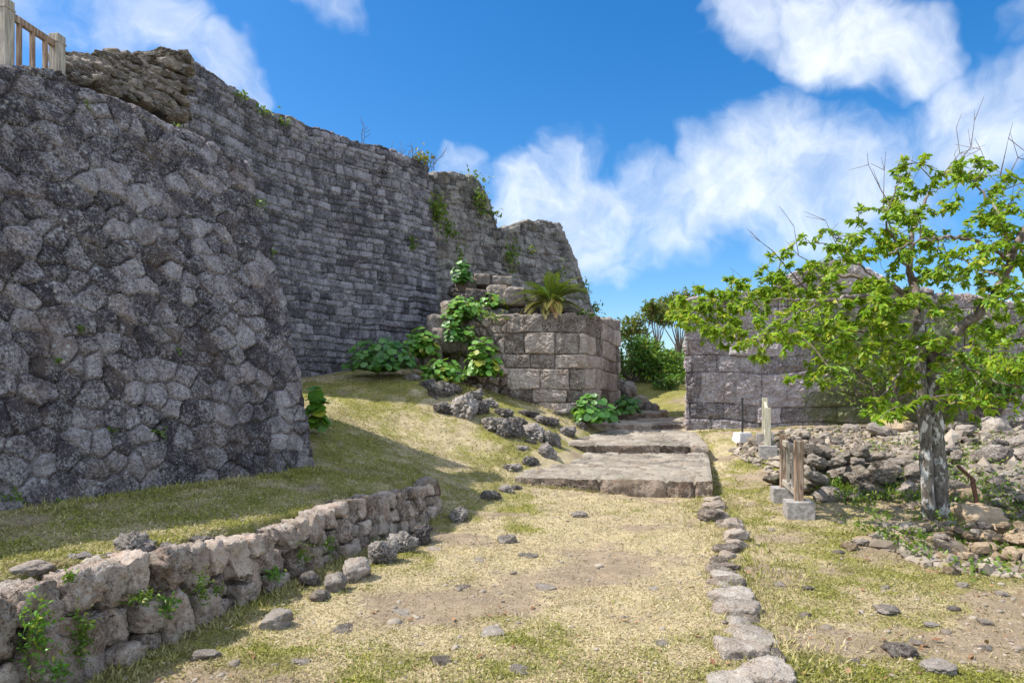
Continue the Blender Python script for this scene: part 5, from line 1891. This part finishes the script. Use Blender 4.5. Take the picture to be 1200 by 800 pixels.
def edge_grass():
    """longer grass that grows along the kerb, the wall foot and the steps"""
    rr = np.random.default_rng(51)
    lines = [((1.6, 3.5), (3.25, 10.9), .22, 5200), (tuple(W0 + WD * 3.0 - WN * .12), tuple(W1 - WN * .12), .10, 4200), ((.1, 11.1), (3.2, 10.8), .06, 1300), ((3.3, 11.0), (4.4, 15.8), .07, 1500),
             ((-.6, 11.0), (1.5, 16.0), .25, 2600), ((-2.4, 16.0), (1.6, 15.8), .16, 1800), ((-4.0, 5.6), (-2.5, 9.0), .10, 2600), ((4.2, 15.8), (9.5, 15.7), .15, 1600)]
    xs, ys = [], []
    for a, b_, w, n in lines:
        t_ = rr.random(n)
        cl = np.repeat(rr.normal(size=n // 8 + 1), 8)[:n]
        tt = np.clip(np.repeat(rr.random(n // 8 + 1), 8)[:n] + rr.normal(size=n) * .006, 0, 1)
        xs.append(a[0] + (b_[0] - a[0]) * tt + cl * w + rr.normal(size=n) * .02)
        ys.append(a[1] + (b_[1] - a[1]) * tt + rr.normal(size=n) * .03)
    x, y = np.concatenate(xs), np.concatenate(ys)
    n = len(x)
    D = unit(np.stack([rr.normal(size=n), rr.normal(size=n), .9 + rr.random(n)], 1))
    U = unit(rr.normal(size=(n, 3)) * .6 + np.array([0, 0, 1.0]))
    L = rr.uniform(.035, .09, n)
    gb = np.clip(.62 + .6 * fbm(p3(x, y) * 1.5, 3, seed=88) + rr.normal(size=n) * .2, 0, 1)
    o = scatter('edge_grass', BLADE_V, BLADE_F, np.stack([x, y, terrain(x, y) - .005], 1), basis(D, U), np.stack([L, np.full(n, .07), L], 1), bpy.data.materials['grass_blade'], rnd=rr.random(n), extra={'green': gb, 'bare': np.zeros(n)}, smooth=False)
    tag(o, 'longer green grass along the kerb and wall feet', 'grass', kind='stuff')


edge_grass()


def pebbles():
    rr = np.random.default_rng(44)
    V, Fc = ico(2)
    V = V * (1 + .22 * fbm(V * 1.7, 3, seed=3))[:, None]
    n = 5200
    x, y = sample_ground(n, rr, 2.9, 14, 1.7)
    br = bare_mask(x, y)
    l, r = path_x(y)
    keep = (rr.random(n) < .25 + br * .8) & ~in_steps(x, y)
    X = np.stack([x, y], 1)
    sd = (X - W0) @ WN
    keep &= ~((sd > -.02) & (sd < .32)) & ((sd < 0) | (rr.random(n) < .15))
    keep &= (sd < .3) | (x > -2.5 + (y - 9) * .4)
    x, y = x[keep], y[keep]
    n = len(x)
    S = np.exp(rr.normal(size=n) * .5) * .008 * (0.8 + y / 14)
    S3 = np.stack([S * 1.2, S, S * .6], 1)
    D = unit(rr.normal(size=(n, 3)) * np.array([1, 1, .2]))
    U = unit(rr.normal(size=(n, 3)) * .3 + np.array([0, 0, 1.0]))
    m, t, b, out = new_mat('pebble')
    rv = t.n('ShaderNodeAttribute', attribute_name='rnd').outputs['Fac']
    tc = t.n('ShaderNodeTexCoord')
    c = t.mix(rv, (0.15, 0.12, 0.09), (0.36, 0.305, 0.24))
    c = t.mix(t.mr(t.noise(tc.outputs['Object'], 70, 4.0), .45, .65, 0, .6), c, (.22, .18, .15))
    t.set(b, 'Base Color', c)
    b.inputs['Roughness'].default_value = .9
    o = scatter('gravel', V, Fc, np.stack([x, y, terrain(x, y) + S * .1], 1), basis(D, U), S3, m, rnd=rr.random(n))
    tag(o, 'small stone chips strewn over the ground', 'gravel', kind='stuff')
    # dead leaves
    n = 900
    x, y = sample_ground(n, rr, 2.9, 12, 1.6)
    keep = (x > path_x(y)[1] - .2) | (rr.random(n) < .3)
    sd = (np.stack([x, y], 1) - W0) @ WN
    keep &= ~in_steps(x, y) & (sd < -.02)
    x, y = x[keep], y[keep]
    n = len(x)
    D = unit(rr.normal(size=(n, 3)) * np.array([1, 1, .25]))
    U = unit(rr.normal(size=(n, 3)) * .35 + np.array([0, 0, 1.0]))
    o = scatter('leaf_litter', LEAF_V, LEAF_F, np.stack([x, y, terrain(x, y) + .012], 1), basis(D, U), rr.uniform(.03, .07, n), M_LITTER, rnd=rr.random(n))
    tag(o, 'brown dead leaves scattered on the grass', 'leaf litter', kind='stuff')
    # fine rubble filling the heaps
    n = 9000
    cs = [(4.95, 7.0, 1.1, 1.05, .16), (8.3, 12.9, 4.4, 2.9, .60), (5.4, 10.8, 1.3, 1.4, .10), (6.9, 9.6, 1.7, 1.6, .14)]
    xs, ys = [], []
    for cx, cy, rx, ry, f in cs:
        m_ = int(n * f)
        a = rr.uniform(0, 6.28, m_)
        q = np.sqrt(rr.random(m_))
        xs.append(cx + rx * q * np.cos(a))
        ys.append(cy + ry * q * np.sin(a))
    x, y = np.concatenate(xs), np.concatenate(ys)
    k = (x > 3.9) & ((x > 4.6) | (y < 8.2))
    x, y = x[k], y[k]
    n = len(x)
    S = np.exp(rr.normal(size=n) * .45) * .04
    D = unit(rr.normal(size=(n, 3)) * np.array([1, 1, .4]))
    U = unit(rr.normal(size=(n, 3)) * .4 + np.array([0, 0, 1.0]))
    V, Fc = ico(1)
    V = V * rr.uniform(.62, 1.15, (len(V), 1))
    o = scatter('fine_rubble', V, Fc, np.stack([x, y, terrain(x, y) + S * .3], 1), basis(D, U), np.stack([S * 1.5, S, S * .7], 1), m, rnd=rr.random(n), smooth=False)
    tag(o, 'small broken stones filling the rubble heaps', 'rubble', kind='stuff')
    # weeds among the rubble
    n = 20000
    x = np.concatenate([rr.normal(5.4, .75, n // 2), rr.normal(7.6, 1.6, n // 4), rr.normal(4.95, .55, n // 4)])
    y = np.concatenate([rr.normal(10.4, 1.0, n // 2), rr.normal(11.2, 1.9, n // 4), rr.normal(7.2, .6, n // 4)])
    cl = fbm(p3(x, y) * 1.8, 3, seed=55) > -.08
    k = ((x > 4.5) | (y < 8.2)) & (x > 3.9) & (y < 15.8) & cl
    x, y = x[k], y[k]
    n = len(x)
    D = unit(rr.normal(size=(n, 3)) + np.array([0, 0, .8]))
    U = unit(rr.normal(size=(n, 3)) * .6 + np.array([0, 0, 1.0]))
    o = scatter('ground_weeds', LEAF_V, LEAF_F, np.stack([x, y, terrain(x, y) + .02 + .12 * rr.random(n)], 1), basis(D, U), rr.uniform(.03, .08, n), M_FERN, rnd=rr.random(n))
    tag(o, 'low green weeds among the rubble', 'weeds', kind='stuff')


pebbles()
